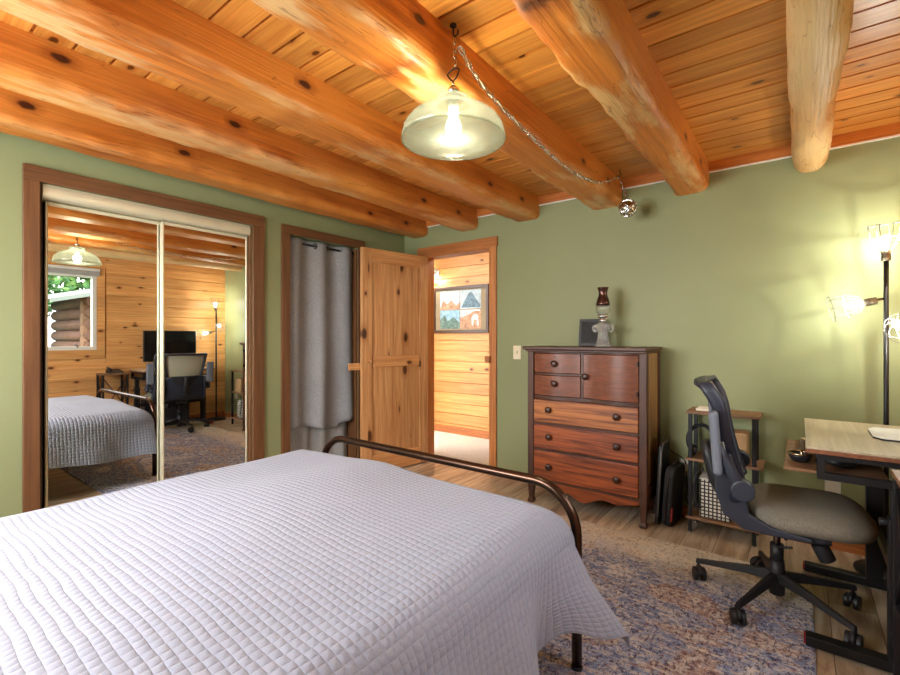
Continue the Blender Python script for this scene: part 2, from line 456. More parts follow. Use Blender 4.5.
def checker(name, c1, c2, p):
    t = NT(name); ck = t.node('ShaderNodeTexBrick', offset=0); t.L.new(t.coord(rot=(R(90),0,0)), ck.inputs['Vector'])
    for k, v in (('Scale', 1), ('Mortar Size', .004), ('Brick Width', p), ('Row Height', p)): ck.inputs[k].default_value = v
    ck.inputs['Color1'].default_value = c1; ck.inputs['Color2'].default_value = c1; ck.inputs['Mortar'].default_value = c2
    t.set(Base_Color=ck.outputs['Color'], Roughness=.7); return t.m
M['plaid'] = checker('white_and_black_grid_cloth', sl(226,222,206), sl(40,38,36), .022)

# ------------------------------------------------------------------ dimensions
W, YN, ZC = 3.70, -4.20, 2.35
CAM = (3.199, -3.394, 1.206)

def wall_boxes(mb, axis, t0, t1, a0, a1, z0, z1, holes):
    """wall slab; axis = normal axis; thickness t0..t1; a runs along the wall; holes = (a0,a1,z0,z1)"""
    As = sorted({a0, a1, *[h[0] for h in holes], *[h[1] for h in holes]})
    for p, q in zip(As, As[1:]):
        zs = [z0, z1]
        cuts = [(h[2], h[3]) for h in holes if h[0] <= p and h[1] >= q]
        cur = z0
        for c0, c1 in sorted(cuts):
            if c0 > cur: _wb(mb, axis, t0, t1, p, q, cur, c0)
            cur = c1
        if cur < z1: _wb(mb, axis, t0, t1, p, q, cur, z1)
    return mb
def _wb(mb, axis, t0, t1, p, q, u, v):
    if axis == 'x': mb.box(t0, t1, p, q, u, v)
    else: mb.box(p, q, t0, t1, u, v)
CL = (-2.81, -1.629, 0, 2.03)      # closet opening (left wall)
AL = (-1.323, -.625, 0, 2.02)      # curtained alcove
DR = (.285, 1.045, 0, 2.0)         # doorway (back wall)
WIN = (-2.65, -1.50, 1.05, 2.0)    # window right wall
WIN_ADDED = (.30, 2.10, .90, 2.1)       # window added in the near wall, out of view

struct('floor', MB().box(-.9, W+.12, YN-.12, .06, -.1, 0), M['floor'], 'grey-brown wood-look plank floor of the bedroom', 'floor')
struct('floor_hall', MB().box(-2.2, 3.0, .06, 1.25, -.1, .012), M['carpet'], 'cream carpet of the hall beyond the doorway', 'floor')
# ceiling boards with real V grooves, boards run along X
mb = MB()
prof = []
y = .0
g = .006
pts = []
yy = YN - .125
ys = [k*.125 for k in range(int(YN/.125)-1, 1)]
for k in ys:
    pts += [(k+g, ZC), (k+.125-g, ZC), (k+.125-g, ZC+.012), (k+.125+g, ZC+.012)]
x0, x1 = -.12, W+.12
vs = [(x, p[0], p[1]) for x in (x0, x1) for p in pts]
n = len(pts)
mb.add(vs, [(i, i+1, n+i+1, n+i) for i in range(n-1)])
mb.box(x0, x1, YN-.12, .12, ZC+.02, ZC+.08)
struct('ceiling', mb, M['ceil'], 'orange varnished pine board ceiling above the log beams', 'ceiling')
struct('ceiling_hall', MB().box(-2.2, 3.0, .12, 1.25, 2.36, 2.44), M['white_paint'], 'hall ceiling beyond the doorway', 'ceiling')
struct('wall_left', wall_boxes(MB(), 'x', -.12, 0, YN-.12, .12, 0, ZC+.01, [CL, AL]), M['green'], 'sage green wall holding the mirrored closet and the curtained alcove', 'wall')
struct('wall_back', wall_boxes(MB(), 'y', 0, .12, 0, W, 0, ZC+.01, [DR]), M['green'], 'sage green wall behind the dresser and desk', 'wall')
struct('wall_near', wall_boxes(MB(), 'y', YN-.12, YN, 0, W+.12, 0, ZC+.01, [WIN_ADDED]), M['green'], 'green wall behind the head of the bed', 'wall')
# right wall: horizontal boards with chamfered edges over a backing
mb = MB()
wall_boxes(mb, 'x', W+.014, W+.12, YN-.12, .12, 0, ZC+.01, [WIN])
def boards_x(mb, xf, a0, a1, pitch, holes, ztop):
    k = 0
    while k*pitch < ztop:
        z0, z1 = k*pitch + .0035, min((k+1)*pitch - .0035, ztop)
        segs = [(a0, a1)]
        for h in holes:
            if z1 > h[2]-.001 and z0 < h[3]+.001:
                segs = [s for (p, q) in segs for s in ((p, min(q, h[0])), (max(p, h[1]), q)) if s[1]-s[0] > .01]
        for p, q in segs: mb.box(xf, xf+.018, p, q, z0, z1)
        k += 1
boards_x(mb, W, YN, 0, .135, [(WIN[0]-.1, WIN[1]+.1, WIN[2]-.12, WIN[3]+.08)], ZC)
struct('wall_right', mb, M['pine_wall'], 'knotty pine board wall with the window behind the desk', 'wall')
# hall
mb = MB().box(-2.2, 3.0, 1.15, 1.27, 0, 2.4)
k = 0
while k*.13 < 2.4:
    mb.box(-2.2, 3.0, 1.125, 1.15, k*.13+.003, min((k+1)*.13-.003, 2.4)); k += 1
struct('wall_hall', mb, M['pine_hall'], 'horizontal pine board wall of the hall beyond the doorway', 'wall')
struct('wall_hall_left', MB().box(-2.3, -2.2, .06, 1.27, 0, 2.4), M['white_paint'], 'end wall of the hall out to the left', 'wall')
struct('wall_hall_right', MB().box(3.0, 3.1, .12, 1.27, 0, 2.4), M['white_paint'], 'end wall of the hall out to the right', 'wall')
struct('wall_hall_near', MB().box(-2.2, -.9, .06, .12, 0, 2.4), M['white_paint'], 'hall side wall to the left of the doorway', 'wall')
# closet + alcove shells
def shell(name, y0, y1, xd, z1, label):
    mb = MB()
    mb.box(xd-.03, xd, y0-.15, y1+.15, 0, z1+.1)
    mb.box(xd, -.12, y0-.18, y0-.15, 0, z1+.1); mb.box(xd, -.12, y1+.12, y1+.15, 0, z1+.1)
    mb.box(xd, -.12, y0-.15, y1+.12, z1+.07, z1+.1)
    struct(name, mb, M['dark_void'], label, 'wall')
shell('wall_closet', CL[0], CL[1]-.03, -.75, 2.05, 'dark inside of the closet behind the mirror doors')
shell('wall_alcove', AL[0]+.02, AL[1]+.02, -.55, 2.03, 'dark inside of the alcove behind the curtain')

# trims
mb = MB().box(0, W, -.022, 0, 2.288, ZC+.003)
o = struct('trim_1', mb, M['crown'], 'orange wood trim under the ceiling along the green back wall', 'trim')
obj('trim_highlight', MB().box(0, W, -.012, 0, 2.281, 2.288), M['white_paint'], o)  # highlight on the trim's lower edge, painted as a thin white strip
def trim_frame_x(name, a0, a1, i0, i1, zo, zi, mv, mh, label, th=.02):
    e = thing(name, label, 'trim', (0, (a0+a1)/2, 0), kind='structure')
    obj('side_casing', MB().box(-.002, th, a0, i0, 0, zi), mv, e, .003)
    obj('side_casing', MB().box(-.002, th, i1, a1, 0, zi), mv, e, .003)
    obj('head_casing', MB().box(-.002, th, a0, a1, zi, zo), mh, e, .003)
    return e
t2 = trim_frame_x('trim_2', -2.878, -1.540, CL[0], CL[1], 2.11, 2.03, M['trim_brown_v'], M['trim_brown_h'], 'reddish-brown wood casing around the mirrored closet')
obj('jamb_lining', MB().box(-.118, -.002, CL[1]-.012, CL[1]-.0005, 0, 2.02), M['trim_brown_v'], t2)
obj('jamb_lining', MB().box(-.118, -.002, CL[0]+.0005, CL[0]+.012, 0, 2.02), M['dark_void'], t2)
t3 = trim_frame_x('trim_3', -1.396, -.552, AL[0], AL[1], 2.09, 2.02, M['trim_brown_v'], M['trim_brown_h'], 'brown wood casing around the curtained alcove')
obj('jamb_lining', MB().box(-.118, -.002, AL[1]-.012, AL[1]-.0005, 0, 2.01), M['trim_brown_v'], t3)
obj('jamb_lining', MB().box(-.118, -.002, AL[0]+.0005, AL[0]+.012, 0, 2.01), M['trim_brown_v'], t3)
e = thing('trim_4', 'knotty pine casing and jambs of the doorway to the hall', 'trim', (.67, 0, 0), kind='structure')
obj('side_casing', MB().box(.205, .285, -.02, .002, 0, 2.0), M['casing_v'], e, .003)
obj('side_casing', MB().box(1.045, 1.103, -.02, .002, 0, 2.0), M['casing_v'], e, .003)
obj('head_casing', MB().box(.195, 1.115, -.026, .002, 2.0, 2.085), M['casing_h'], e, .003)
obj('jamb_lining', MB().box(.2855, .296, -.018, .118, 0, 1.999), M['casing_v'], e)
obj('jamb_lining', MB().box(1.033, 1.0445, -.018, .118, 0, 1.999), M['casing_v'], e)
obj('head_lining', MB().box(.296, 1.033, -.018, .118, 1.985, 1.9995), M['casing_h'], e)
kp = obj('latch_keeper', MB().box(1.005, 1.055, -.05, -.02, .985, 1.045), M['casing_h'], e, .004)
struct('baseboard_back', MB().box(1.104, W-.015, -.014, 0, 0, .072), M['base'], 'orange-brown baseboard under the green back wall', 'baseboard', .003)
mb = MB()
for a, b in ((YN+.01, -2.88), (-1.538, -1.398), (-.55, -.02)): mb.box(0, .014, a, b, 0, .072)
struct('baseboard_left', mb, M['base'], 'brown baseboard pieces along the green closet wall', 'baseboard', .003)
struct('baseboard_right', MB().box(W-.014, W, YN+.01, -.015, 0, .09), M['base'], 'pine baseboard along the board wall under the window', 'baseboard', .003)
struct('baseboard_hall', MB().box(-2.19, 2.99, 1.108, 1.125, .012, .10), M['base'], 'orange baseboard along the hall wall', 'baseboard', .003)

# ------------------------------------------------------------------ beams
def log(name, xc, w, zb, mat, label, rad, seed, x_end=None):
    r = np.random.default_rng(seed)
    mb = MB()
    ny = 240
    # profile (x,z) relative, from top-left round the bottom to top-right
    prof = []
    h = ZC + .02 - zb
    hw = w/2
    prof.append((-hw, h))
    prof.append((-hw*1.0, h*.7)); prof.append((-hw, rad*1.3))
    for k in range(9):
        a = PI + (PI/2)*k/8
        prof.append((-hw+rad + rad*math.cos(a), rad + rad*math.sin(a)))
    for k in range(9):
        a = 1.5*PI + (PI/2)*k/8
        prof.append((hw-rad + rad*math.cos(a), rad + rad*math.sin(a)))
    prof.append((hw, rad*1.3)); prof.append((hw, h*.7)); prof.append((hw, h))
    m = len(prof)
    ph = r.uniform(0, 6.28, 12)
    vs = []
    y0, y1 = YN-.02, .06
    for j in range(ny+1):
        y = y0 + (y1-y0)*j/ny
        for i, (px, pz) in enumerate(prof):
            t = i/(m-1)
            wv = .003*math.sin(y*2.3+ph[0]+3*t) + .002*math.sin(y*6.1+ph[1]+9*t) + .0012*math.sin(y*14+ph[2]+15*t)
            edge = math.exp(-((t-.28)/.12)**2) + math.exp(-((t-.72)/.12)**2)
            wv += edge*(.006*math.sin(y*7+ph[3]+(t>.5)*2) + .004*math.sin(y*17+ph[4]) + .003*math.sin(y*41+ph[5]))
            if i in (0, m-1): wv = 0
            n = Vector((px, 0, pz-h*.55))
            n.normalize()
            vs.append((xc + px + n.x*wv, y, zb + pz + n.z*wv*.8))
    fs = [(j*m+i, (j+1)*m+i, (j+1)*m+i+1, j*m+i+1) for j in range(ny) for i in range(m-1)]
    mb.add(vs, fs, True)
    # flat end caps
    mb.f += [tuple(range(m)), tuple(ny*m + i for i in range(m-1, -1, -1))]; mb.sm += [False, False]
    o = obj(name, mb, mat)
    tag(o, label, 'beam', 'log beams across the ceiling', 'structure')
    return o
log('ceiling_beam', .20, .22, 2.195, M['log'], 'log beam running tight along the top of the green closet wall', .055, 1)
log('ceiling_beam', .80, .215, 2.18, M['log'], 'second log beam out from the closet wall, ending over the doorway', .05, 2)
log('ceiling_beam', 1.395, .225, 2.18, M['log'], 'third log beam out from the closet wall, ending right of the doorway', .042, 3)
log('ceiling_beam', 2.05, .235, 2.17, M['log'], 'log beam the pendant lamp hangs beside, with the chain along it', .045, 4)
log('ceiling_beam', 2.62, .205, 2.165, M['log'], 'log beam ending on the back wall above the right of the dresser', .055, 5)
log('ceiling_beam', 3.245, .165, 2.17, M['log_pale'], 'pale rough round log beam over the desk chair, nearest the window wall', .075, 6)

# ------------------------------------------------------------------ mirrored closet
t = thing('sliding_door_track', 'champagne metal head track across the top of the mirrored closet', 'track', (-.02, -2.22, 1.955))
prof = [(-.112, 2.028), (-.112, 1.955), (-.02, 1.955), (-.004, 1.962), (.001, 1.972), (.002, 1.99), (.001, 2.008), (-.003, 2.02), (-.006, 2.028)]
mb = MB(); m = len(prof); vs = [(p[0], y, p[1]) for y in (CL[0]+.013, CL[1]-.013) for p in prof]
mb.add(vs, [(i, (i+1)%m, m+(i+1)%m, m+i) for i in range(m)]); mb.f += [tuple(range(m-1,-1,-1)), tuple(range(m, 2*m))]; mb.sm += [False]*2
obj('valance', mb, M['champagne'], t)
t = thing('floor_track', 'champagne metal floor track under the mirrored closet doors', 'track', (-.06, -2.22, 0))
obj('rail', MB().box(-.105, -.015, CL[0]+.013, CL[1]-.013, 0, .012), M['champagne'], t)
def mirror_door(label, y0, y1, x, yaw):
    yc = (y0+y1)/2; hw = (y1-y0)/2
    t = thing('sliding_mirror_door', label, 'mirror door', (x, yc, .012), yaw, 'mirrored closet doors')
    T = XF[t.name]
    st = .013
    z0, z1 = .0, 1.94
    def L(mbf, name, mat, bev=0): return obj(name, mbf, mat, t, bev, local=True)
    L(MB().box(-.014, 0, -hw+st*.6, hw-st*.6, .03, z1-.02), 'mirror_panel', M['mirror'])
    L(MB().box(-.016, .006, -hw, -hw+st, z0, z1), 'stile', M['champagne'], .004)
    L(MB().box(-.016, .006, hw-st, hw, z0, z1), 'stile', M['champagne'], .004)
    L(MB().box(-.016, .004, -hw+st, hw-st, z1-.022, z1), 'top_rail', M['champagne'], .003)
    L(MB().box(-.016, .004, -hw+st, hw-st, z0, .04), 'bottom_rail', M['champagne'], .003)
    return t
YAW_L, YAW_R = R(.45), R(-.15)
mirror_door('mirror closet door on the left, reflecting the window and the bed', -2.775, -2.196, -.075, YAW_L)
mirror_door('mirror closet door on the right, reflecting the desk chair', -2.212, -1.645, -.04, YAW_R)

# ------------------------------------------------------------------ curtains
def wave_sheet(y0, y1, x, zt, zbf, amp, waves, ph, th, nu=90, nv=40, flare=0):
    mb = MB()
    def fn(u, v):
        y = y0 + (y1-y0)*u
        k = 1 - v
        a = amp*(.75 + .35*k)
        xx = x + a*math.sin(2*PI*waves*u + ph + .5*k*math.sin(5*u)) + .006*math.sin(9*u+4*k)
        z = zbf(u) + (zt - zbf(u))*v
        yy = y + flare*k*(u-.5)*.02 + .01*k*math.sin(7*u)
        return (xx, yy, z)
    mb.grid(fn, nu, nv)
    return mb
RODX, RODZ = -.045, 1.975
t = thing('curtain_rod', 'black rod across the top of the curtained alcove', 'rod', (RODX, -.97, RODZ))
obj('rod', MB().cyl((RODX, AL[0]+.013, RODZ), (RODX, AL[1]-.013, RODZ), .009), M['black'], t)
obj('end_cup', MB().cyl((RODX, AL[0]+.0125, RODZ), (RODX, AL[0]+.03, RODZ), .018), M['black'], t)
obj('end_cup', MB().cyl((RODX, AL[1]-.0125, RODZ), (RODX, AL[1]-.03, RODZ), .018), M['black'], t)
t = thing('curtain', 'dark grey grommet curtain hanging on the black rod', 'curtain', (RODX, -.99, .45))
hem = lambda u: .455 - .035*u + .025*math.sin(u*6.5+.4) + (.035 if u > .78 else 0)
cw0, cw1 = -1.306, -.642
waves = 2.5
obj('fabric', wave_sheet(cw0, cw1, RODX, 2.012, hem, .030, waves, .2, 0), M['curtain'], t, solid=.004)
for k in range(5):
    u = (k*PI - .2 + 0.0)/(2*PI*waves)
    if u < 0.01: u = .015
    yy = cw0 + (cw1-cw0)*u
    s_ = 1 if k % 2 == 0 else -1
    rr = [(RODX, yy, RODZ)]
    mbr = MB()
    tilt = .5*s_
    pts = []
    for q in range(20):
        a = 2*PI*q/20
        lx, lz = .021*math.cos(a), .021*math.sin(a)
        pts.append((RODX + lx*math.cos(PI/2-tilt), yy + lx*math.sin(PI/2-tilt)*.6, RODZ + lz))
    mbr.tube(pts, .0045, 6, closed=True)
    obj('grommet', mbr, M['iron'], t)
t = thing('lining_curtain', 'pale grey curtain reaching the floor below the darker one', 'curtain', (-.12, -.99, .02))
obj('fabric', wave_sheet(-1.308, -.645, -.115, 1.90, lambda u: .03, .020, 3.5, 1.1, 0), M['curtain_back'], t, solid=.004)
obj('rod', MB().cyl((-.115, AL[0]+.013, 1.90), (-.115, AL[1]-.013, 1.90), .008), M['black'], t)

# ------------------------------------------------------------------ pine door (open into the room)
hx, hy = .312, -.032
fx, fy = .188, -.757
ang = math.atan2(fy-hy, fx-hx)          # direction of the leaf
DWD = math.hypot(fx-hx, fy-hy)
t = thing('door_1', 'knotty pine door standing open against the curtained alcove', 'door', (hx, hy, 0), ang + PI/2, kind='structure')
# local: leaf runs along -y, faces +x (toward the room)
def D(name, mb, mat, bev=.003, par=None): return obj(name, mb, mat, par or t, bev, local=True)
L_ = DWD; th = .036
zt = 1.985; zb = .012
st = .10
D('stile', MB().box(0, th, -st, 0, zb, zt), M['door'])
D('stile', MB().box(0, th, -L_, -L_+st, zb, zt), M['door'])
D('rail', MB().box(.001, th-.001, -L_+st, -st, zt-.12, zt), M['door_h'])
D('rail', MB().box(.001, th+.004, -L_+st+.012, -st-.012, .945, 1.045), M['door_h'])
D('rail', MB().box(.001, th-.001, -L_+st, -st, zb, zb+.16), M['door_h'])
D('upper_panel', MB().box(.010, th-.013, -L_+st, -st, 1.045, zt-.12), M['door'], 0)
D('lower_panel', MB().box(.010, th-.013, -L_+st, -st, zb+.16, .945), M['door'], 0)
lb = D('latch_bar', MB().box(-.030, -.004, -L_-.10, -L_+.28, .925, .985), M['door_h'], .004)
D('peg', MB().cyl((th-.004, -L_+.07, 1.0), (th+.03, -L_+.07, 1.0), .012), M['door_h'], 0)
for z in (.25, 1.75):
    D('hinge', MB().cyl((th*.5-.024, .006, z-.045), (th*.5-.024, .006, z+.045), .006), M['iron'], 0)

# ------------------------------------------------------------------ hall items
pc = (-.118, 1.11, 1.55)
t = thing('framed_picture', 'dark framed collage of four landscapes on the hall wall', 'picture', (pc[0], 1.125, pc[2]))
fw, fh = .42, .288
ex = lambda mb, x0, x1, z0, z1, d0, d1: mb.box(pc[0]+x0, pc[0]+x1, 1.124-d1, 1.124-d0, pc[2]+z0, pc[2]+z1)
mb = MB()
b_ = .035
ex(mb, -fw, fw, fh-b_, fh, 0, .025); ex(mb, -fw, fw, -fh, -fh+b_, 0, .025); ex(mb, -fw, -fw+b_, -fh+b_, fh-b_, 0, .025); ex(mb, fw-b_, fw, -fh+b_, fh-b_, 0, .025)
obj('frame', mb, plain('dark_walnut_frame', sl(74,50,36), .35), t, .004)
obj('mat_board', ex(MB(), -fw+b_-.002, fw-b_+.002, -fh+b_-.002, fh-b_+.002, .004, .010), plain('taupe_mat_board', sl(150,132,104), .8), t)
def flat(poly, d):      # thin printed shape on the picture
    return MB().prism([(pc[0]+p[0], pc[2]+p[1]) for p in poly], 1.124-d, 1.124-d+.0012, 'y')
def rect(x0, x1, z0, z1): return [(x0,z0),(x1,z0),(x1,z1),(x0,z1)]
skyp = plain('print_sky', sl(176,190,196), .7, 0, .25, 18)
mtn = plain('print_mountain', sl(104,128,142), .7, 0, .35, 26)
wtr = plain('print_water', sl(140,176,196), .7, 0, .3, 22)
rst = plain('print_autumn', sl(186,140,110), .7, 0, .4, 30)
tre = plain('print_forest', sl(96,122,112), .7, 0, .5, 40)
snw = plain('print_snow', sl(200,204,204), .7, 0, .3, 25)
q = .012; gw = .31
ul = obj('scene_print', flat(rect(-gw, -q*.4, q*.4, .235), .0115), skyp, t)
obj('print_shape', flat([(-gw,.02),(-.26,.13),(-.2,.07),(-.13,.12),(-.06,.05),(-.005,.09),(-.005,.006),(-gw,.006)], .0125), rst, ul)
ur = obj('scene_print', flat(rect(q*.4, gw, q*.4, .235), .0115), skyp, t)
obj('print_shape', flat([(.02,.02),(.09,.13),(.14,.20),(.18,.205),(.25,.11),(.30,.05),(.30,.02)], .0125), mtn, ur)
ll = obj('scene_print', flat(rect(-gw, -q*.4, -.235, -q*.4), .0115), wtr, t)
obj('print_shape', flat([(-gw,-.235),(-gw,-.12),(-.24,-.06),(-.19,-.14),(-.1,-.09),(-.005,-.16),(-.005,-.235)], .0125), tre, ll)
lr = obj('scene_print', flat(rect(q*.4, gw, -.235, -q*.4), .0115), rst, t)
obj('print_shape', flat([(.006,-.10),(.12,-.07),(.22,-.02),(.30,-.03),(.30,-.008),(.006,-.008)], .0125), snw, lr)
obj('print_shape', flat([(.17,-.11),(.20,-.07),(.25,-.06),(.27,-.09),(.28,-.20),(.255,-.20),(.25,-.13),(.21,-.13),(.20,-.20),(.18,-.20)], .0128), snw, lr)
lp = (-.47, 1.05, 2.0)
t = thing('hall_spotlight', 'small lit white spotlight on the hall wall above the picture', 'lamp', (lp[0], 1.12, lp[2]))
obj('wall_plate', MB().cyl((lp[0]-.02, 1.125, lp[2]+.03), (lp[0]-.02, 1.105, lp[2]+.03), .045), M['white_plastic'], t)
obj('arm', MB().tube([(lp[0]-.02,1.106,lp[2]+.03),(lp[0]-.02,1.05,lp[2]+.04),(lp[0],1.02,lp[2]+.035)], .008), M['white_plastic'], t)
hd = obj('lamp_head', MB().cyl((lp[0]-.035, 1.0, lp[2]-.02), (lp[0]+.07, 1.0, lp[2]+.05), .036, 20, .03), M['white_plastic'], t)
obj('bulb', MB().sphere((lp[0]-.05, 1.0, lp[2]-.03), .034), M['bulb'], t)

# ------------------------------------------------------------------ bed
BX0, BX1, BY1, BY0 = 1.085, 2.558, -1.81, -4.05
t = thing('bed', 'metal bed with a dark bronze tubular foot rail under the quilt', 'bed', ((BX0+BX1)/2, (BY0+BY1)/2, 0))
rz, rc = .66, .17
pts = [(BX0, BY1, .02), (BX0, BY1, .30), (BX0, BY1, rz-rc)]
for k in range(1, 10):
    a = PI - (PI/2)*k/9
    pts.append((BX0+rc+rc*math.cos(a), BY1, rz-rc+rc*math.sin(a)))
nl = len(pts)
for k in range(1, 8): pts.append((BX0+rc + (BX1-BX0-2*rc)*k/8, BY1, rz))
for k in range(0, 10):
    a = PI/2 - (PI/2)*k/9
    pts.append((BX1-rc+rc*math.cos(a), BY1, rz-rc+rc*math.sin(a)))
pts += [(BX1, BY1, .30), (BX1, BY1, .02)]
obj('foot_rail', MB().tube(pts, .0185, 14), M['bronze'], t)
for x in (BX0, BX1):
    obj('foot_cap', MB().lathe([(.018,0),(.021,.002),(.021,.012),(.0188,.014)], (x, BY1, 0.009), 14), M['black_soft'], t)
    obj('leg', MB().cyl((x, BY0, 0.001), (x, BY0, 1.0), .0185), M['bronze'], t)
obj('cross_bar', MB().cyl((BX0, BY1, .33), (BX1, BY1, .33), .012), M['bronze'], t)
for x in (BX0+.06, BX1-.06):
    obj('side_rail', MB().box(x-.015, x+.015, BY0, BY1, .25, .32), M['bronze'], t)
obj('headboard_rail', MB().cyl((BX0, BY0, 1.0), (BX1, BY0, 1.0), .0185), M['bronze'], t)
obj('mattress', MB().box(BX0+.005, BX1-.005, BY0+.04, BY1-.06, .32, .565), M['mattress'], t, .05, segs=4)

# quilt: a draped sheet parametrised over (a: across, b: along)
def build_quilt():
    zt = .605
    cx = (BX0+BX1)/2; hw = (BX1-BX0)/2 + .012
    foot = BY1 - .045; head = BY0 + .02
    nu, nv = 330, 300
    dl, dr = .36, .475            # drop left / right
    rad = .11
    rad_f = .10
    tot_flat = 2*hw - 2*rad
    q = PI/2*rad
    lenL, lenR = dl-rad, dr-rad
    U0, U1 = -(tot_flat/2 + q + lenL), (tot_flat/2 + q + lenR)
    ffoot = .11
    flat_l = (foot - head) - rad_f
    V1 = flat_l + PI/2*rad_f + ffoot
    us = np.linspace(U0, U1, nu+1); vs = np.linspace(0, V1, nv+1)
    U, V = np.meshgrid(us, vs)
    # along profile
    yv = np.where(V < flat_l, head + V, 0); zv = np.zeros_like(V)
    th = np.clip((V - flat_l)/rad_f, 0, PI/2)
    yv = np.where(V >= flat_l, head + flat_l + rad_f*np.sin(th), yv)
    zd = np.where(V >= flat_l, rad_f*(1-np.cos(th)), 0)
    ex_ = np.clip(V - flat_l - PI/2*rad_f, 0, None)
    zd = zd + ex_
    # across profile
    A = np.abs(U); sg = np.sign(U)
    f2 = tot_flat/2
    tu = np.clip((A - f2)/rad, 0, PI/2)
    xa = np.where(A < f2, A, f2 + rad*np.sin(tu))
    za = rad*(1-np.cos(tu))
    exu = np.clip(A - f2 - q, 0, None)
    za = za + exu
    X = cx + sg*xa*np.where(sg < 0, 1.14, 1.0)
    side = np.clip(exu/.30, 0, 1.3)
    # side folds; stronger lower down
    Y = yv.copy()
    fold = np.sin((Y - foot)*15.0 + 1.3)*.5 + np.sin((Y-foot)*6.3+.4)*.6
    right = sg > 0
    X = X + sg*side*(.050 + .035*fold)
    # foot corner of the right side flares outward past the post, with a valley just before it
    g1 = np.exp(-((Y-(foot-.03))/.12)**2); g2 = np.exp(-((Y-(foot-.26))/.075)**2); g3 = np.exp(-((Y-(foot-.46))/.13)**2)
    X = X + np.where(right, side*(.075*g1 - .05*g2 + .03*g3), 0)
    X = X + np.where(~right, -side*(.03*g1), 0)
    Y = Y + np.where(right, side*.03*g1, 0)
    # combine the drops: on the corner the sheet drops with the larger one
    Z = zt - np.maximum(za, np.minimum(zd, .21)) - .25*np.minimum(za, zd)
    # hem waves
    Z = Z + np.clip(side, 0, 1)*(.02*np.sin((Y-foot)*7+.6)) 
    Z = Z + np.where(right, np.clip(side-.4,0,1)*(.06*g2 + .10*g1 + .13*np.exp(-((Y-(foot-.16))/.085)**2)), 0)
    # soft rumples on top
    W_ = (.006*np.sin(X*5+Y*3.1) + .005*np.sin(X*2.2-Y*6.3+1) + .006*np.sin(X*9.3+Y*1.7+2)*np.sin(Y*2.3)
          + .004*np.sin(X*13-Y*4.0)*np.sin(X*3))
    topm = np.clip(1 - za/.1, 0, 1)
    W_ = W_*.7; dip = -.015*np.exp(-((X-1.25)/.25)**2 - ((Y+2.9)/.25)**2)
    crown = .028*np.cos(np.clip((X-cx)/hw, -1, 1)*PI/2)*topm
    Z = Z + topm*(W_ + dip) + crown
    me = bpy.data.meshes.new('bedspread')
    verts = np.stack([X, Y, Z], -1).reshape(-1, 3)
    w = nu+1
    idx = np.arange((nu+1)*(nv+1)).reshape(nv+1, nu+1)
    faces = np.stack([idx[:-1,:-1], idx[:-1,1:], idx[1:,1:], idx[1:,:-1]], -1).reshape(-1, 4)
    me.from_pydata(verts.tolist(), [], faces.tolist())
    me.polygons.foreach_set('use_smooth', [True]*len(faces))
    uvl = me.uv_layers.new(name='UVMap')
    uvs = np.stack([U, V], -1).reshape(-1, 2)[faces.reshape(-1)]
    uvl.data.foreach_set('uv', uvs.reshape(-1))
    me.materials.append(M['quilt'])
    o = bpy.data.objects.new('bedspread', me); COL.objects.link(o)
    md = o.modifiers.new('solid', 'SOLIDIFY'); md.thickness = .008; md.offset = -1
    tag(o, 'pale grey square-stitched quilt spread over the bed', 'bedspread')
build_quilt()

# ------------------------------------------------------------------ rug
mb = MB().box(.85, 3.245, -2.235, -.50, .0005, .009)
o = obj('area_rug', mb, M['rug'], None, .004); tag(o, 'worn multicoloured rug under the bed and desk chair', 'rug')

# ------------------------------------------------------------------ dresser
DX0, DX1, DYF, DYB = 1.605, 2.437, -.38, -.035
t = thing('dresser', 'tall antique oak chest of drawers with a curved top section', 'dresser', ((DX0+DX1)/2, -.2, 0))
IX0, IX1 = 1.652, 2.39
def ser(x):
    tt = (x-IX0)/(IX1-IX0)
    return -.017*math.cos(2*PI*(tt-.22)/.60)
def wavy(x0, x1, z0, z1, yb, yo=0.0, n=30):
    pts = [(x0 + (x1-x0)*k/n, DYF + yo + ser(x0 + (x1-x0)*k/n)) for k in range(n+1)]
    return MB().prism(pts + [(x1, yb), (x0, yb)], z0, z1, 'z')
obj('top', MB().box(DX0-.024, DX1+.008, DYF-.045, DYB+.012, 1.118, 1.142), M['oak_d'], t, .006, segs=3)
obj('top_moulding', MB().box(DX0-.008, DX1+.002, DYF-.026, DYB, 1.104, 1.118), M['oak_d'], t, .004)
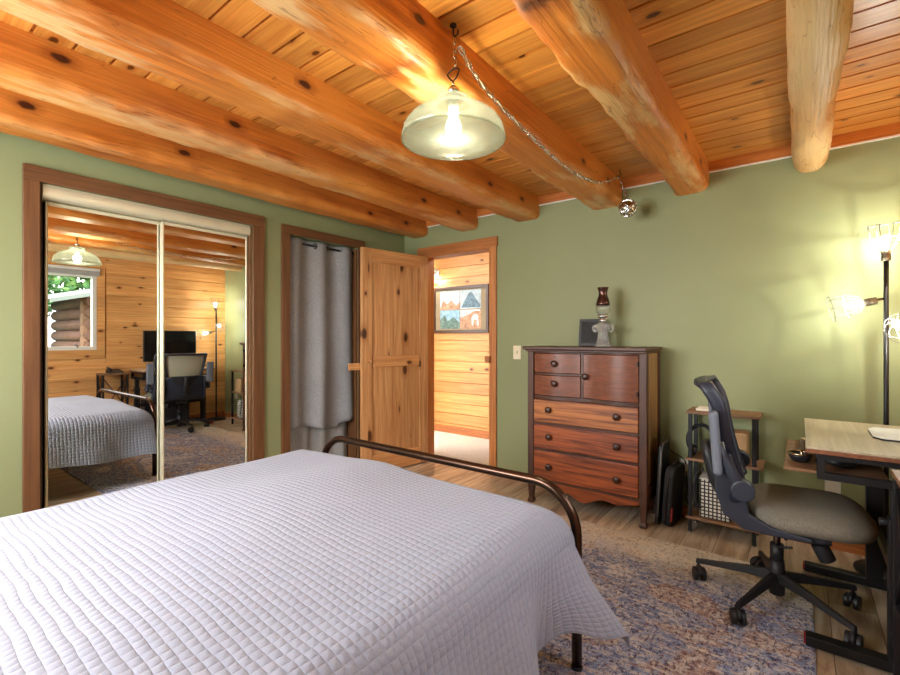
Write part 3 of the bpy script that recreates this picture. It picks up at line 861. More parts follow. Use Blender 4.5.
for x0, x1 in ((DX0, IX0), (IX1, DX1)):
    obj('front_post', MB().box(x0, x1, DYF-.006, DYF+.045, .20, 1.104), M['oak_v'], t, .004)
    c = (x0+x1)/2
    mb = MB()
    prof = [(.0235,.205),(.023,.16),(.0205,.10),(.017,.05),(.0155,.035),(.021,.025),(.023,.012),(.020,.001)]
    vs = []
    for r_, z in prof:
        k = (.205-z)*.06
        for sx, sy in ((-1,-1),(1,-1),(1,1),(-1,1)):
            vs.append((c+sx*r_, DYF+.019-k*.5+sy*r_, z))
    fs = [(i*4+a, i*4+(a+1)%4, (i+1)*4+(a+1)%4, (i+1)*4+a) for i in range(len(prof)-1) for a in range(4)]
    mb.add(vs, fs); mb.f += [(0,1,2,3), tuple(len(vs)-4+i for i in (3,2,1,0))]; mb.sm += [False]*2
    obj('front_leg', mb, M['oak_v'], t, .003)
    obj('rear_leg', MB().box(x0+.005, x1-.005, DYB-.045, DYB, .001, .20), M['oak_v'], t, .003)
    sx0, sx1 = (x0+.004, x0+.02) if x0 == DX0 else (x1-.02, x1-.004)
    sp = obj('side_panel', MB().box(sx0+.003, sx1-.003, DYF+.045, DYB, .20, 1.104), M['oak_side'], t)
    obj('side_frame', MB().box(sx0-.004, sx1+.004, DYB-.05, DYB, .20, 1.104), M['oak_v'], t, .002)
    obj('side_rail', MB().box(sx0-.003, sx1+.003, DYF+.045, DYB-.05, .16, .26), M['oak_v'], t, .002)
obj('back_panel', MB().box(DX0+.02, DX1-.02, DYB-.008, DYB-.001, .20, 1.104), M['oak_d'], t)
obj('dust_panel', MB().box(DX0+.022, DX1-.022, DYF+.05, DYB-.009, .165, .185), M['oak_d'], t)
# rails between the drawers
for z0, z1, wv in ((1.094,1.104,1),(.763,.788,1),(.580,.594,0),(.392,.404,0),(.168,.184,0)):
    if wv: obj('rail', wavy(IX0-.002, IX1+.002, z0, z1, DYF+.06), M['oak_d'], t)
    else: obj('rail', MB().box(IX0-.002, IX1+.002, DYF-.003, DYF+.06, z0, z1), M['oak_d'], t)
xm = 2.004
obj('rail', wavy(IX0-.002, xm, .938, .952, DYF+.06, .002), M['oak_d'], t)
obj('divider', wavy(xm, xm+.014, .788, 1.094, DYF+.06, 0, 4), M['oak_d'], t)
def knob(par, x, y, z, s=1):
    Mx = Matrix.Rotation(R(90), 4, 'X')
    obj('knob', MB().lathe([(.010*s,0),(.008*s,.008*s),(.015*s,.014*s),(.022*s,.019*s),(.023*s,.024*s),(.018*s,.029*s),(.008*s,.0315*s),(0.0001,.032*s)], (x, y, z), 18, Mx), M['knobwood'], par)
M['knobwood'] = wood('dark_turned_knob', sl(72,40,26), sl(46,24,16), 'X', rough=.35)
for z0, z1, kz in ((.955,1.091,1.022),(.791,.936,.882)):
    d = obj('drawer', wavy(IX0+.003, xm-.003, z0, z1, DYF+.05, -.006), M['oak_fig'], t, .003)
    knob(d, 1.829, DYF-.006+ser(1.829), kz)
    if z0 > .9: obj('keyhole', MB().cyl((1.829, DYF-.0075+ser(1.829), 1.068), (1.829, DYF-.0055+ser(1.829), 1.068), .006), M['black_soft'], d)
d = obj('cabinet_door', wavy(xm+.017, IX1-.003, .791, 1.091, DYF+.05, -.006), M['oak_fig'], t, .003)
knob(d, 2.04, DYF-.006+ser(2.04), .94)
obj('hinge', MB().box(2.378, 2.387, DYF-.03+ser(2.38), DYF-.004+ser(2.38), 1.02, 1.05), M['iron'], d)
obj('hinge', MB().box(2.378, 2.387, DYF-.03+ser(2.38), DYF-.004+ser(2.38), .83, .86), M['iron'], d)
for z0, z1, kz, mt in ((.597,.760,.69,'oak_light'),(.407,.577,.497,'oak'),(.187,.389,.285,'oak')):
    d = obj('drawer', MB().box(IX0+.003, IX1-.003, DYF-.008, DYF+.05, z0, z1), M[mt], t, .005)
    knob(d, 1.778, DYF-.008, kz); knob(d, 2.254, DYF-.008, kz)
n = 40
pl = []
for k in range(n+1):
    u = k/n
    z = .118 + .022*math.cos(2*PI*u*3)*.55 + .018*(abs(u-.5)*2)**2 - .03*math.exp(-((u-.5)/.16)**2)
    if u < .07 or u > .93: z = .150 - .03*(min(u, 1-u)/.07)
    pl.append((IX0-.002 + (IX1-IX0+.004)*u, z))
obj('apron', MB().prism(pl + [(IX1+.002, .169), (IX0-.002, .169)], DYF-.002, DYF+.016, 'y'), M['oak'], t)

# objects on the dresser
zt_ = 1.142
t = thing('photo_frame', 'small black picture frame propped behind the glass oil lamp', 'frame', (1.985, -.13, zt_))
Mf = Matrix.Translation((1.975, -.115, zt_+.002)) @ Matrix.Rotation(R(-8), 4, 'X')
mb = MB(); w_, h_ = .088, .20
mb.box(-w_, w_, -.008, .008, 0, .022, Mf); mb.box(-w_, w_, -.008, .008, h_-.022, h_, Mf); mb.box(-w_, -w_+.02, -.008, .008, .022, h_-.022, Mf); mb.box(w_-.02, w_, -.008, .008, .022, h_-.022, Mf)
obj('frame', mb, M['black_soft'], t)
obj('picture', MB().box(-w_+.018, w_-.018, -.003, .004, .02, h_-.02, Mf), plain('dark_photo_print', sl(34,34,33), .7, 0, .5, 25), t)
obj('strut', MB().tube([Mf @ Vector((0,.008,.13)), (1.985, -.045, zt_+.003)], .006, 8), M['black_soft'], t)
lx, ly = 2.105, -.22
t = thing('oil_lamp', 'clear pressed glass oil lamp with smoked chimney on the dresser', 'oil lamp', (lx, ly, zt_))
obj('base', MB().lathe([(.056,.0),(.057,.008),(.050,.02),(.040,.05),(.034,.085),(.036,.105),(.046,.118),(.052,.13),(.052,.145),(.042,.158),(.024,.168),(.020,.172)], (lx,ly,zt_), 14), M['glass_ribbed'], t)
for sx in (-1, 1):
    obj('scroll', MB().tube([(lx+sx*(.052+.018*math.cos(a)), ly, zt_+.128+.022*math.sin(a)) for a in [2*PI*k/14 for k in range(14)]], .008, 8, closed=True), M['glass_ribbed'], t)
bn = obj('burner', MB().lathe([(.020,.170),(.026,.176),(.026,.186),(.018,.192),(.022,.2),(.036,.206),(.038,.216),(.030,.222)], (lx,ly,zt_), 20), M['chrome'], t)
obj('wick_knob', MB().cyl((lx+.02,ly-.02,zt_+.196),(lx+.04,ly-.04,zt_+.196), .006), M['chrome'], bn)
obj('chimney', MB().lathe([(.030,.218),(.034,.228),(.046,.25),(.048,.268),(.044,.286)], (lx,ly,zt_), 24), M['glass'], t, solid=.003)
obj('chimney_top', MB().lathe([(.044,.286),(.046,.30),(.040,.325),(.030,.352),(.027,.372),(.030,.392),(.036,.408),(.038,.413)], (lx,ly,zt_), 24), M['chimney_top'], t, solid=.003)

# wall plates
def plate(name, label, cat, x, z, w, h, mat, sw):
    t = thing(name, label, cat, (x, 0, z))
    obj('plate', MB().box(x-w, x+w, -.007, .0005, z-h, z+h), mat, t, .003)
    if sw: obj('toggle', MB().box(x-.006, x+.006, -.019, -.006, z-.012, z+.012), mat, t, .002)
    else:
        for dz in (-.024, .024):
            obj('socket', MB().cyl((x, -.009, z+dz), (x, -.006, z+dz), .017, 18), mat, t)
    return t
plate('light_switch', 'ivory light switch on the green wall between doorway and dresser', 'switch', 1.303, 1.08, .036, .058, M['ivory'], True)
plate('wall_outlet', 'white wall outlet beside the black shelf post', 'outlet', 2.592, .332, .036, .058, M['white_plastic'], False)
plate('wall_outlet', 'white wall outlet low on the wall below the desk tray', 'outlet', 3.345, .355, .036, .058, M['white_plastic'], False)

# bags by the dresser
def lean(x0, x1, h, th, yb, rad):
    return None
def rounded_panel(M_, w, h, t_, r_, n=6):
    pts = []
    for (cx_, cz_, a0) in ((w-r_, r_, -90), (w-r_, h-r_, 0), (-w+r_, h-r_, 90), (-w+r_, r_, 180)):
        for k in range(n+1):
            a = R(a0 + 90*k/n); pts.append((cx_ + r_*math.cos(a), cz_ + r_*math.sin(a)))
    mb = MB().prism(pts, 0, t_, 'y')
    mb.v = [tuple(M_ @ Vector(v)) for v in mb.v]
    return mb
t = thing('folded_tray_table', 'slim black panel leaning against the dresser side', 'panel', (2.47, -.16, .001))
M1 = Matrix.Translation((2.475, -.175, .004)) @ Matrix.Rotation(R(90), 4, 'Z') @ Matrix.Rotation(R(3), 4, 'X')
obj('panel', rounded_panel(M1, .115, .52, .016, .03), M['black_soft'], t, .003)
obj('rim', MB().tube([M1 @ Vector(p) for p in ((-.115,.0,.06),(-.115,.0,.48),(-.085,.0,.521),(.085,.0,.521),(.115,.0,.48),(.115,.0,.06))], .006, 8), plain('grey_rim', sl(96,92,88), .4), t)
t = thing('laptop_bag', 'black zipped case with a small red tag standing left of the shelf', 'bag', (2.53, -.15, .001))
M2 = Matrix.Translation((2.562, -.175, .002)) @ Matrix.Rotation(R(84), 4, 'Z') @ Matrix.Rotation(R(4), 4, 'X')
obj('body', rounded_panel(M2, .125, .385, .055, .06), M['black_case'], t, .015, segs=3)
obj('zipper', MB().tube([M2 @ Vector(p) for p in ((-.128,.028,.05),(-.128,.028,.33),(-.07,.028,.388),(.07,.028,.388),(.128,.028,.33),(.128,.028,.05))], .004, 6), M['iron'], t)
obj('tag', MB().box(-.120, -.100, -.006, .001, .05, .13, M2), M['red'], t)
obj('handle', MB().tube([M2 @ Vector(p) for p in ((-.04,.028,.385),(-.035,.028,.405),(.035,.028,.405),(.04,.028,.385))], .006, 8), M['black_case'], t)

# ------------------------------------------------------------------ shelf unit
SX0, SX1, SY0, SY1 = 2.645, 3.0, -.255, -.045
t = thing('shelf_unit', 'small three-tier side shelf with brown boards and black posts', 'shelf', ((SX0+SX1)/2, -.15, 0))
for x in (SX0+.012, SX1-.012):
    for y in (SY0+.012, SY1-.012):
        obj('post', MB().box(x-.011, x+.011, y-.011, y+.011, .006, .735), M['black'], t, .002)
        obj('foot', MB().cyl((x, y, 0.0005), (x, y, .007), .010, 12), M['chrome'], t)
for z, ov in ((.735, .018), (.445, .03), (.085, .016)):
    obj('board', MB().box(SX0-.01, SX1+ov, SY0-.008, SY1+.01, z, z+.016), M['shelf_wood'], t, .003)
obj('skirt', MB().box(SX0+.02, SX1-.02, SY1-.02, SY1-.006, .02, .085), M['black'], t)
o = obj('paper_stack', MB().box(2.68, 2.76, -.20, -.07, .7515, .762), M['paper']); tag(o, 'small stack of white paper on top of the side shelf', 'paper')
t = thing('headphones', 'black headphones standing on the middle board of the side shelf', 'headphones', (2.70, -.15, .461))
Mh = Matrix.Translation((2.705, -.175, .563)) @ Matrix.Rotation(R(25), 4, 'Z')
obj('band', MB().tube([Mh @ Vector((.075*math.cos(a), 0, .095*math.sin(a))) for a in [R(-50+280*k/24) for k in range(25)]], .012, 10), M['black_soft'], t)
for sx in (-1, 1):
    obj('ear_cup', MB().cyl(Mh @ Vector((sx*.062, 0, -.058)), Mh @ Vector((sx*.028, 0, -.066)), .034, 20), M['black_soft'], t, .006)
t = thing('storage_bin', 'white and black grid cloth bin on the bottom board of the side shelf', 'bin', (2.80, -.15, .102))
mb = MB().box(2.705, 2.87, -.235, -.075, .102, .335)
obj('body', mb, M['plaid'], t, .012, segs=3)
obj('rim', MB().box(2.702, 2.873, -.238, -.072, .335, .345), M['white_plastic'], t, .004)
o = obj('cardboard_box', MB().box(2.80, 2.95, -.22, -.075, .4615, .64), M['tan'], None, .003); tag(o, 'plain brown cardboard box on the middle board of the side shelf', 'box')
mbx = MB().tube([(2.455,-.012,.47),(2.50,-.014,.435),(2.55,-.016,.41),(2.585,-.02,.385),(2.592,-.014,.358)], .0035, 8)
mbx.tube([(2.592,-.010,.308),(2.595,-.02,.27),(2.60,-.022,.20),(2.59,-.022,.12),(2.62,-.022,.08)], .0035, 8)
o = obj('power_cable', mbx, M['black_soft']); tag(o, 'thin black cable running to the outlet beside the dresser', 'cable')
o = obj('cable_loop', MB().tube([(2.72,-.262,.40),(2.695,-.270,.38),(2.68,-.275,.30),(2.685,-.278,.22),(2.71,-.275,.17),(2.73,-.268,.18)], .006, 8), M['black_soft']); tag(o, 'thick black cable loop hanging in front of the side shelf', 'cable')
obj('hook_end', MB().cyl((2.735,-.258,.405),(2.718,-.264,.40),.010), M['black_soft'], o)

# ------------------------------------------------------------------ office chair (local coords: faces +x)
CX_, CY_ = 3.115, -.872
t = thing('office_chair', 'black mesh-back office chair with flipped-up arms by the desk', 'chair', (CX_, CY_, .009), R(6))
def Cc(name, mb, mat, par=None, bev=0, **k): return obj(name, mb, mat, par or t, bev, local=True, **k)
# base
hub = MB().lathe([(.028,.045),(.030,.05),(.034,.15),(.03,.16),(.028,.20)], (0,0,0), 20)
Cc('hub', hub, M['black_soft'])
for k in range(5):
    a = R(170 + 72*k)
    mb = MB()
    r0, r1 = .03, .30
    vs = []
    for (r_, zc_, hw_, hh_) in ((.02,.125,.020,.022),(.12,.118,.017,.017),(.24,.100,.014,.012),(.328,.088,.012,.010)):
        for sy, sz in ((-1,-1),(1,-1),(.6,1),(-.6,1)):
            x_, y_ = r_, sy*hw_
            vs.append((x_*math.cos(a)-y_*math.sin(a), x_*math.sin(a)+y_*math.cos(a), zc_+sz*hh_))
    fs = [(i*4+q, i*4+(q+1)%4, (i+1)*4+(q+1)%4, (i+1)*4+q) for i in range(3) for q in range(4)]
    mb.add(vs, fs); mb.f += [(3,2,1,0), (12,13,14,15)]; mb.sm += [False]*2
    lg = Cc('base_leg', mb, M['black_soft'], None, .003)
    ex_, ey_ = .318*math.cos(a), .318*math.sin(a)
    sw = a + R(40 if k % 2 else -60)
    dx, dy = math.cos(sw), math.sin(sw)
    cs = MB()
    cxw, cyw = ex_ - dx*.012, ey_ - dy*.012
    for s_ in (-1, 1):
        p = Vector((cxw - dy*s_*.008, cyw + dx*s_*.008, .0315)); q_ = Vector((cxw - dy*s_*.026, cyw + dx*s_*.026, .0315))
        cs.cyl(p, q_, .031, 22)
    cs.box(-.006, .006, -.006, .006, .03, .085, Matrix.Translation((ex_, ey_, 0)))
    cw = Cc('caster', cs, M['black_soft'], lg, .003)
    # hood
    hd = MB()
    hd.tube([(cxw + dx*.030*math.cos(b) , cyw + dy*.030*math.cos(b), .0315+.034*math.sin(b)) for b in [R(10+160*i/10) for i in range(11)]], .010, 8)
    Cc('hood', hd, M['black_soft'], lg)
Cc('gas_lift', MB().cyl((0,0,.17),(0,0,.36), .014, 16), M['iron'])
Cc('lift_cover', MB().cyl((0,0,.19),(0,0,.27), .026, 16), M['black_soft'])
Cc('mechanism', MB().box(-.10,.12,-.06,.06,.345,.385), M['black_soft'], None, .012)
lv = Cc('tilt_lever', MB().tube([(.02,-.05,.36),(.02,-.15,.35)], .007, 8), M['black_soft'])
Cc('tension_knob', MB().cyl((.135,-.10,.34),(.165,-.10,.275), .030, 18), M['black_soft'], None, .004)
Cc('height_paddle', MB().tube([(.0,-.03,.265),(.05,-.06,.285)], .005, 8), M['black_soft'])
# seat: superellipse cushion
def seat_fn(top):
    def fn(u, v):
        a = 2*PI*u
        c_, s_ = math.cos(a), math.sin(a)
        n_ = 3.2
        rr = 1/((abs(c_)**n_ + abs(s_)**n_)**(1/n_))
        r_ = v
        x = .098 + .222*rr*c_*r_
        y = .250*rr*s_*r_
        d = r_**6
        wf = max(0, (x-.24)/.13)
        z = .500 - .038*d + .006*math.cos(a*2)*r_ - .035*wf*wf if top else .398 + .012*d - .005*wf
        return (x, y, z)
    return fn
mb = MB()
NU = 48
rings = []
for i in range(1, 13): rings.append((True, i/12))
vs = []; 
c0 = seat_fn(True)(0, 0)
for top, r_ in rings: vs += [seat_fn(True)(k/NU, r_) for k in range(NU)]
def bulge(k):
    p = seat_fn(True)(k/NU, 1.0); q_ = seat_fn(False)(k/NU, 1.0)
    cx2 = .098
    return ((p[0]-cx2)*1.02+cx2, p[1]*1.02, (p[2]*.5+q_[2]*.5))
vs += [bulge(k) for k in range(NU)]
for r_ in (.98, .7, .3): vs += [seat_fn(False)(k/NU, r_) for k in range(NU)]
m_ = len(vs)//NU
fs = [(i*NU+k, i*NU+(k+1)%NU, (i+1)*NU+(k+1)%NU, (i+1)*NU+k) for i in range(m_-1) for k in range(NU)]
mb.add(vs, fs, True); mb.f += [tuple(range(NU-1,-1,-1)), tuple((m_-1)*NU+k for k in range(NU))]; mb.sm += [True, True]
Cc('seat', mb, M['seat_fabric'])
# seat shell: L-shaped side fairing sweeping up into the back
def shell_fn(u, v):
    # u along the L from seat front underside to the top of lumbar, v across
    P = [(.16,.392),(.05,.388),(-.08,.395),(-.15,.425),(-.175,.49),(-.185,.56),(-.20,.64),(-.215,.70)]
    s_ = u*(len(P)-1); i = min(int(s_), len(P)-2); f = s_-i
    x = P[i][0]*(1-f)+P[i+1][0]*f; z = P[i][1]*(1-f)+P[i+1][1]*f
    hw_ = .235 - .03*abs(u-.45)
    yy = (v*2-1)*hw_
    x -= .03*(1-(v*2-1)**2)*(1 if u > .4 else u/.4)
    return (x, yy, z)
Cc('seat_shell', MB().grid(shell_fn, 28, 14), M['navy'], solid=.022)
for sy in (-1, 1):
    fp_ = [(-.235,.70),(-.235,.54),(-.205,.44),(-.13,.388),(.10,.380),(.10,.400),(-.03,.418),(-.11,.455),(-.125,.54),(-.175,.70)]
    Cc('side_fairing', MB().prism(fp_, sy*.232-.012, sy*.232+.012, 'y'), M['navy'], None, .008)
# back frame and mesh
def back_pt(s_, v):    # s_ 0..1 from lumbar to top, v -1..1
    P = [(-.150,.53),(-.178,.62),(-.198,.70),(-.214,.78),(-.226,.86),(-.243,.92),(-.282,.985)]
    q_ = s_*(len(P)-1); i = min(int(q_), len(P)-2); f = q_-i
    x = P[i][0]*(1-f)+P[i+1][0]*f; z = P[i][1]*(1-f)+P[i+1][1]*f
    hw_ = .165 + .065*min(1, s_*1.3)
    return Vector((x + .035*v*v - .02, v*hw_, z))
fr = [back_pt(k/16, 1) for k in range(17)] + [back_pt(1, 1-2*k/12) for k in range(1, 13)] + [back_pt(1-k/16, -1) for k in range(1, 17)] + [back_pt(0, -1+2*k/12) for k in range(1, 12)]
fb = MB(); vs = []
for i, p in enumerate(fr):
    tn = (fr[(i+1) % len(fr)] - fr[i-1]).normalized()
    sd = tn.cross(Vector((1,0,0))).normalized(); dp = sd.cross(tn).normalized()
    for a_, b_ in ((-1,-.6),(-.6,-1),(.6,-1),(1,-.6),(1,.6),(.6,1),(-.6,1),(-1,.6)):
        vs.append(p + sd*a_*.014 + dp*b_*.027)
nf = len(fr)
fb.add(vs, [(i*8+k, i*8+(k+1)%8, ((i+1)%nf)*8+(k+1)%8, ((i+1)%nf)*8+k) for i in range(nf) for k in range(8)], True)
Cc('back_frame', fb, M['navy'])
Cc('back_mesh', MB().grid(lambda u, v: back_pt(.02+.96*v, (u*2-1)*.97), 24, 30), M['meshback'], solid=.003)
Cc('lumbar_support', MB().grid(lambda u, v: back_pt(.05+.30*v, (u*2-1)*.8) + Vector((-.035,0,0)), 14, 10), M['black_soft'], solid=.02)
Cc('back_spine', MB().tube([(-.19,0,.43),(-.235,0,.52),(-.262,0,.62),(-.282,0,.70)], [.03,.034,.03,.022], 12), M['black_soft'])
# flip-up arms
for sy in (-1, 1):
    y_ = sy*.285
    ar = Cc('arm_link', MB().tube([(-.140,y_-sy*.01,.568),(-.158,y_,.60),(-.185,y_,.65),(-.21,y_,.70),(-.222 - (.02 if sy > 0 else 0),y_,.755)], [.026,.026,.024,.022,.020], 12), M['navy'])
    Cc('arm_pivot', MB().cyl((-.135,y_-.028,.568),(-.135,y_+.028,.568), .043, 26), M['navy'], ar, .005)
    Cc('arm_bracket', MB().tube([(-.135,y_,.568),(-.155,sy*.245,.53),(-.17,sy*.215,.50)], [.03,.026,.022], 12), M['navy'], ar)
    pd = MB()
    Mp = Matrix.Translation((-.232 - (.022 if sy > 0 else 0), y_, .755)) @ Matrix.Rotation(R(-4), 4, 'Y')
    pd.box(-.018, .018, -.042, .042, -.135, .13, Mp)
    Cc('arm_pad', pd, M['arm_pad'], ar, .016, segs=4)

# ------------------------------------------------------------------ desk
KX0, KX1, KY0, KY1, KZ = 3.215, 3.685, -1.15, -.375, .785
t = thing('computer_desk', 'small desk with pale grey top, walnut edge and black steel frame', 'desk', ((KX0+KX1)/2, (KY0+KY1)/2, 0))
obj('desktop', MB().box(KX0, KX1, KY0, KY1, KZ-.010, KZ), M['desk_top'], t, .002)
obj('edge_band', MB().box(KX0, KX1, KY0, KY1, KZ-.026, KZ-.010), M['desk_edge'], t, .002)
# end box frames (tray carriers) at both ends
for y in (KY0+.012, KY1-.045):
    mb = MB()
    mb.box(KX0+.035, KX1-.02, y, y+.03, KZ-.046, KZ-.027); mb.box(KX0+.035, KX1-.02, y, y+.03, KZ-.125, KZ-.098)
    mb.box(KX0+.035, KX0+.06, y, y+.03, KZ-.098, KZ-.046); mb.box(KX1-.045, KX1-.02, y, y+.03, KZ-.098, KZ-.046)
    obj('side_frame', mb, M['black'], t, .002)
for y in (KY0+.005, KY1-.06):
    yc = y + .015
    mb = MB().box(3.455, 3.505, yc-.02, yc+.02, .32, KZ-.125)
    lg = obj('leg', mb, M['black'], t, .003)
    obj('leg_sleeve', MB().box(3.449, 3.511, yc-.027, yc+.027, .045, .56), M['black'], lg, .003)
    obj('clamp_knob', MB().cyl((3.45, yc, .54), (3.425, yc, .54), .013, 14), M['black_soft'], lg, .002)
    ft = obj('foot_bar', MB().box(3.215, 3.66, yc-.025, yc+.025, .012, .05), M['black'], t, .003)
    for x in (3.24, 3.63): obj('glide', MB().cyl((x, yc, .0095 if x < 3.245 else .0), (x, yc, .013), .015, 12), M['black_soft'], ft)
    obj('end_plug', MB().box(3.209, 3.2155, yc-.022, yc+.022, .016, .046), M['red'], ft, .002)
obj('cross_beam', MB().box(3.47, 3.49, KY0+.05, KY1-.05, .30, .34), M['black'], t, .002)
obj('keyboard_tray', MB().box(3.145, 3.46, KY0+.06, KY1-.09, KZ-.118, KZ-.104), M['shelf_wood'], t, .003)
t = thing('desk_clamp', 'small brass clamp on the end of the desk top', 'clamp', (3.205, -1.02, .74))
obj('jaw', MB().box(3.196, 3.2145, -1.00, -.965, .735, .785), M['brass'], t, .003)
obj('screw', MB().cyl((3.203,-.983,.695),(3.203,-.983,.735), .006, 10), M['brass'], t)
t = thing('wrist_rest_bowl', 'small shallow bowl with a brass rim on the desk tray', 'bowl', (3.20, -.98, .675))
obj('bowl', MB().lathe([(.02,.0),(.032,.006),(.040,.024),(.042,.034),(.038,.034),(.036,.024),(.028,.009),(.0001,.006)], (3.198,-.965,.6815), 24), M['black_soft'], t)
obj('rim', MB().tube([(3.198+.041*math.cos(2*PI*k/24), -.965+.041*math.sin(2*PI*k/24), .717) for k in range(24)], .004, 6, closed=True), M['brass'], t)
t = thing('keyboard', 'black keyboard on the tray under the desk top', 'keyboard', (3.33, -.74, .675))
obj('body', MB().box(3.25, 3.38, -.93, -.55, .6815, .697), M['black_soft'], t, .004)
mbk = MB()
for i in range(5):
    for j in range(14): mbk.box(3.258+i*.024, 3.278+i*.024, -.923+j*.0265, -.900+j*.0265, .697, .702)
obj('keys', mbk, M['black'], t)
t = thing('computer_mouse', 'black mouse on the desk tray beside the keyboard', 'mouse', (3.30, -.99, .675))
obj('body', MB().sphere((3.33, -.985, .7045), .03, 16, 10, (1.7,1,.75)), M['black_soft'], t)
# monitor
t = thing('monitor', 'black wide monitor standing on the desk with a pale angular foot', 'monitor', (3.60, -.72, KZ))
Mm = Matrix.Translation((3.625, -.72, 0))
obj('screen_panel', MB().box(-.012, .018, -.285, .265, .875, 1.30, Mm), M['black_soft'], t, .005)
obj('screen', MB().box(-.0135, -.0115, -.277, .257, .888, 1.292, Mm), M['screen'], t)
obj('neck', MB().tube([(3.655,-.72,.79),(3.655,-.72,1.0)], .018, 12), M['black_soft'], t)
fp = [(3.44,-.80),(3.465,-.845),(3.675,-.845),(3.675,-.56),(3.465,-.56),(3.44,-.62)]
ft = obj('stand_foot', MB().prism(fp, KZ+.006, KZ+.011, 'z'), M['white_plastic'], t)
obj('foot_rim', MB().prism(fp, KZ+.0005, KZ+.0065, 'z'), M['black_soft'], ft)
# PC tower & side stand seen in the mirror
t = thing('computer_tower', 'dark computer tower on the floor under the desk', 'computer', (3.61, -.80, 0))
obj('case', MB().box(3.535, 3.68, -1.02, -.58, .008, .42), M['navy'], t, .006)
obj('front_panel', MB().box(3.53, 3.536, -1.015, -.585, .015, .41), M['black_soft'], t, .002)
for y in (-.98,-.62): obj('foot', MB().box(3.55, 3.67, y-.015, y+.015, .0005, .009), M['black_soft'], t)
t = thing('side_stand', 'black cross-braced side stand between the desk and the window', 'stand', (3.58, -1.37, 0))
for x in (3.46, 3.66):
    for y in (-1.50, -1.24): obj('leg', MB().box(x-.01, x+.01, y-.01, y+.01, .0005, .735), M['black'], t, .002)
obj('top', MB().box(3.445, 3.675, -1.515, -1.225, .735, .753), M['shelf_wood'], t, .003)
for y in (-1.50, -1.24):
    obj('cross_brace', MB().tube([(3.46,y,.30),(3.66,y,.70)], .006, 8), M['black'], t)
    obj('cross_brace', MB().tube([(3.66,y,.30),(3.46,y,.70)], .006, 8), M['black'], t)
obj('cross_brace', MB().tube([(3.46,-1.50,.30),(3.46,-1.24,.70)], .006, 8), M['black'], t)
obj('cross_brace', MB().tube([(3.46,-1.24,.30),(3.46,-1.50,.70)], .006, 8), M['black'], t)
obj('shelf', MB().box(3.455, 3.665, -1.505, -1.235, .29, .304), M['black'], t, .002)
t = thing('desk_phone', 'black desk telephone on the side stand by the window', 'telephone', (3.56, -1.34, .753))
obj('body', MB().prism([(3.48,.7535),(3.65,.7535),(3.65,.80),(3.49,.768)], -1.42, -1.27, 'y'), M['black_soft'], t, .004)
obj('handset', MB().tube([(3.52,-1.40,.795),(3.57,-1.40,.812),(3.63,-1.40,.818)], [.016,.011,.016], 10), M['black_soft'], t)

# ------------------------------------------------------------------ tree floor lamp
LX, LY = 3.545, -.205
t = thing('floor_lamp', 'tall dark floor lamp with three lit wire cage heads in the corner', 'lamp', (LX, LY, 0))
obj('base', MB().lathe([(.125,.0005),(.127,.012),(.118,.022),(.03,.028),(.012,.034)], (LX,LY,0), 32), M['black'], t)
obj('pole', MB().tube([(LX,LY,.03),(LX,LY,1.60)], .0105, 14), M['black'], t)
BULBS = []
def cage_head(par, sock, d, L_c=.135, r0=.026, r1=.068, open_end=True):
    d = Vector(d).normalized(); sock = Vector(sock)
    Mr = d.to_track_quat('Z', 'Y').to_matrix().to_4x4()
    Mt = Matrix.Translation(sock) @ Mr
    hd = obj('lamp_head', MB().cyl(sock - d*.05, sock + d*.005, .019, 16), M['socket'], par)
    cg = MB()
    for k in range(8):
        a = 2*PI*k/8
        ca, sa = math.cos(a), math.sin(a)
        cg.tube([Mt @ Vector((r_*ca, r_*sa, z)) for r_, z in ((.018,.0),(r0+.012,.018),(r0+.026,.05),(r1-.006,.10),(r1,L_c))], .0016, 6)
    for r_, z in ((r1, L_c), (r0+.035, .07)):
        cg.tube([Mt @ Vector((r_*math.cos(2*PI*k/28), r_*math.sin(2*PI*k/28), z)) for k in range(28)], .0017, 6, closed=True)
    obj('wire_cage', cg, M['wire'], hd)
    bc = Mt @ Vector((0,0,.058))
    mb = MB()
    prof = [(.010,.0),(.011,.018),(.019,.04),(.021,.055),(.017,.07),(.009,.078),(.0001,.080)]
    mb.lathe(prof, (0,0,0), 18); mb.v = [tuple(Mt @ Vector(v)) for v in mb.v]
    obj('bulb', mb, M['bulb_cool'], hd)
    BULBS.append(bc)
    return hd
cage_head(t, (LX-.003, LY-.01, 1.645), (-.05,-.12,1))
obj('arm', MB().tube([(LX,LY,1.405),(LX-.06,LY-.012,1.395)], .006, 8), M['bronze'], t)
cage_head(t, (LX-.085, LY-.015, 1.385), (-1,-.10,-.22))
obj('arm', MB().tube([(LX,LY,1.30),(LX+.02,LY-.07,1.285)], .006, 8), M['bronze'], t)
cage_head(t, (LX+.025, LY-.10, 1.275), (.10,-1,-.22))

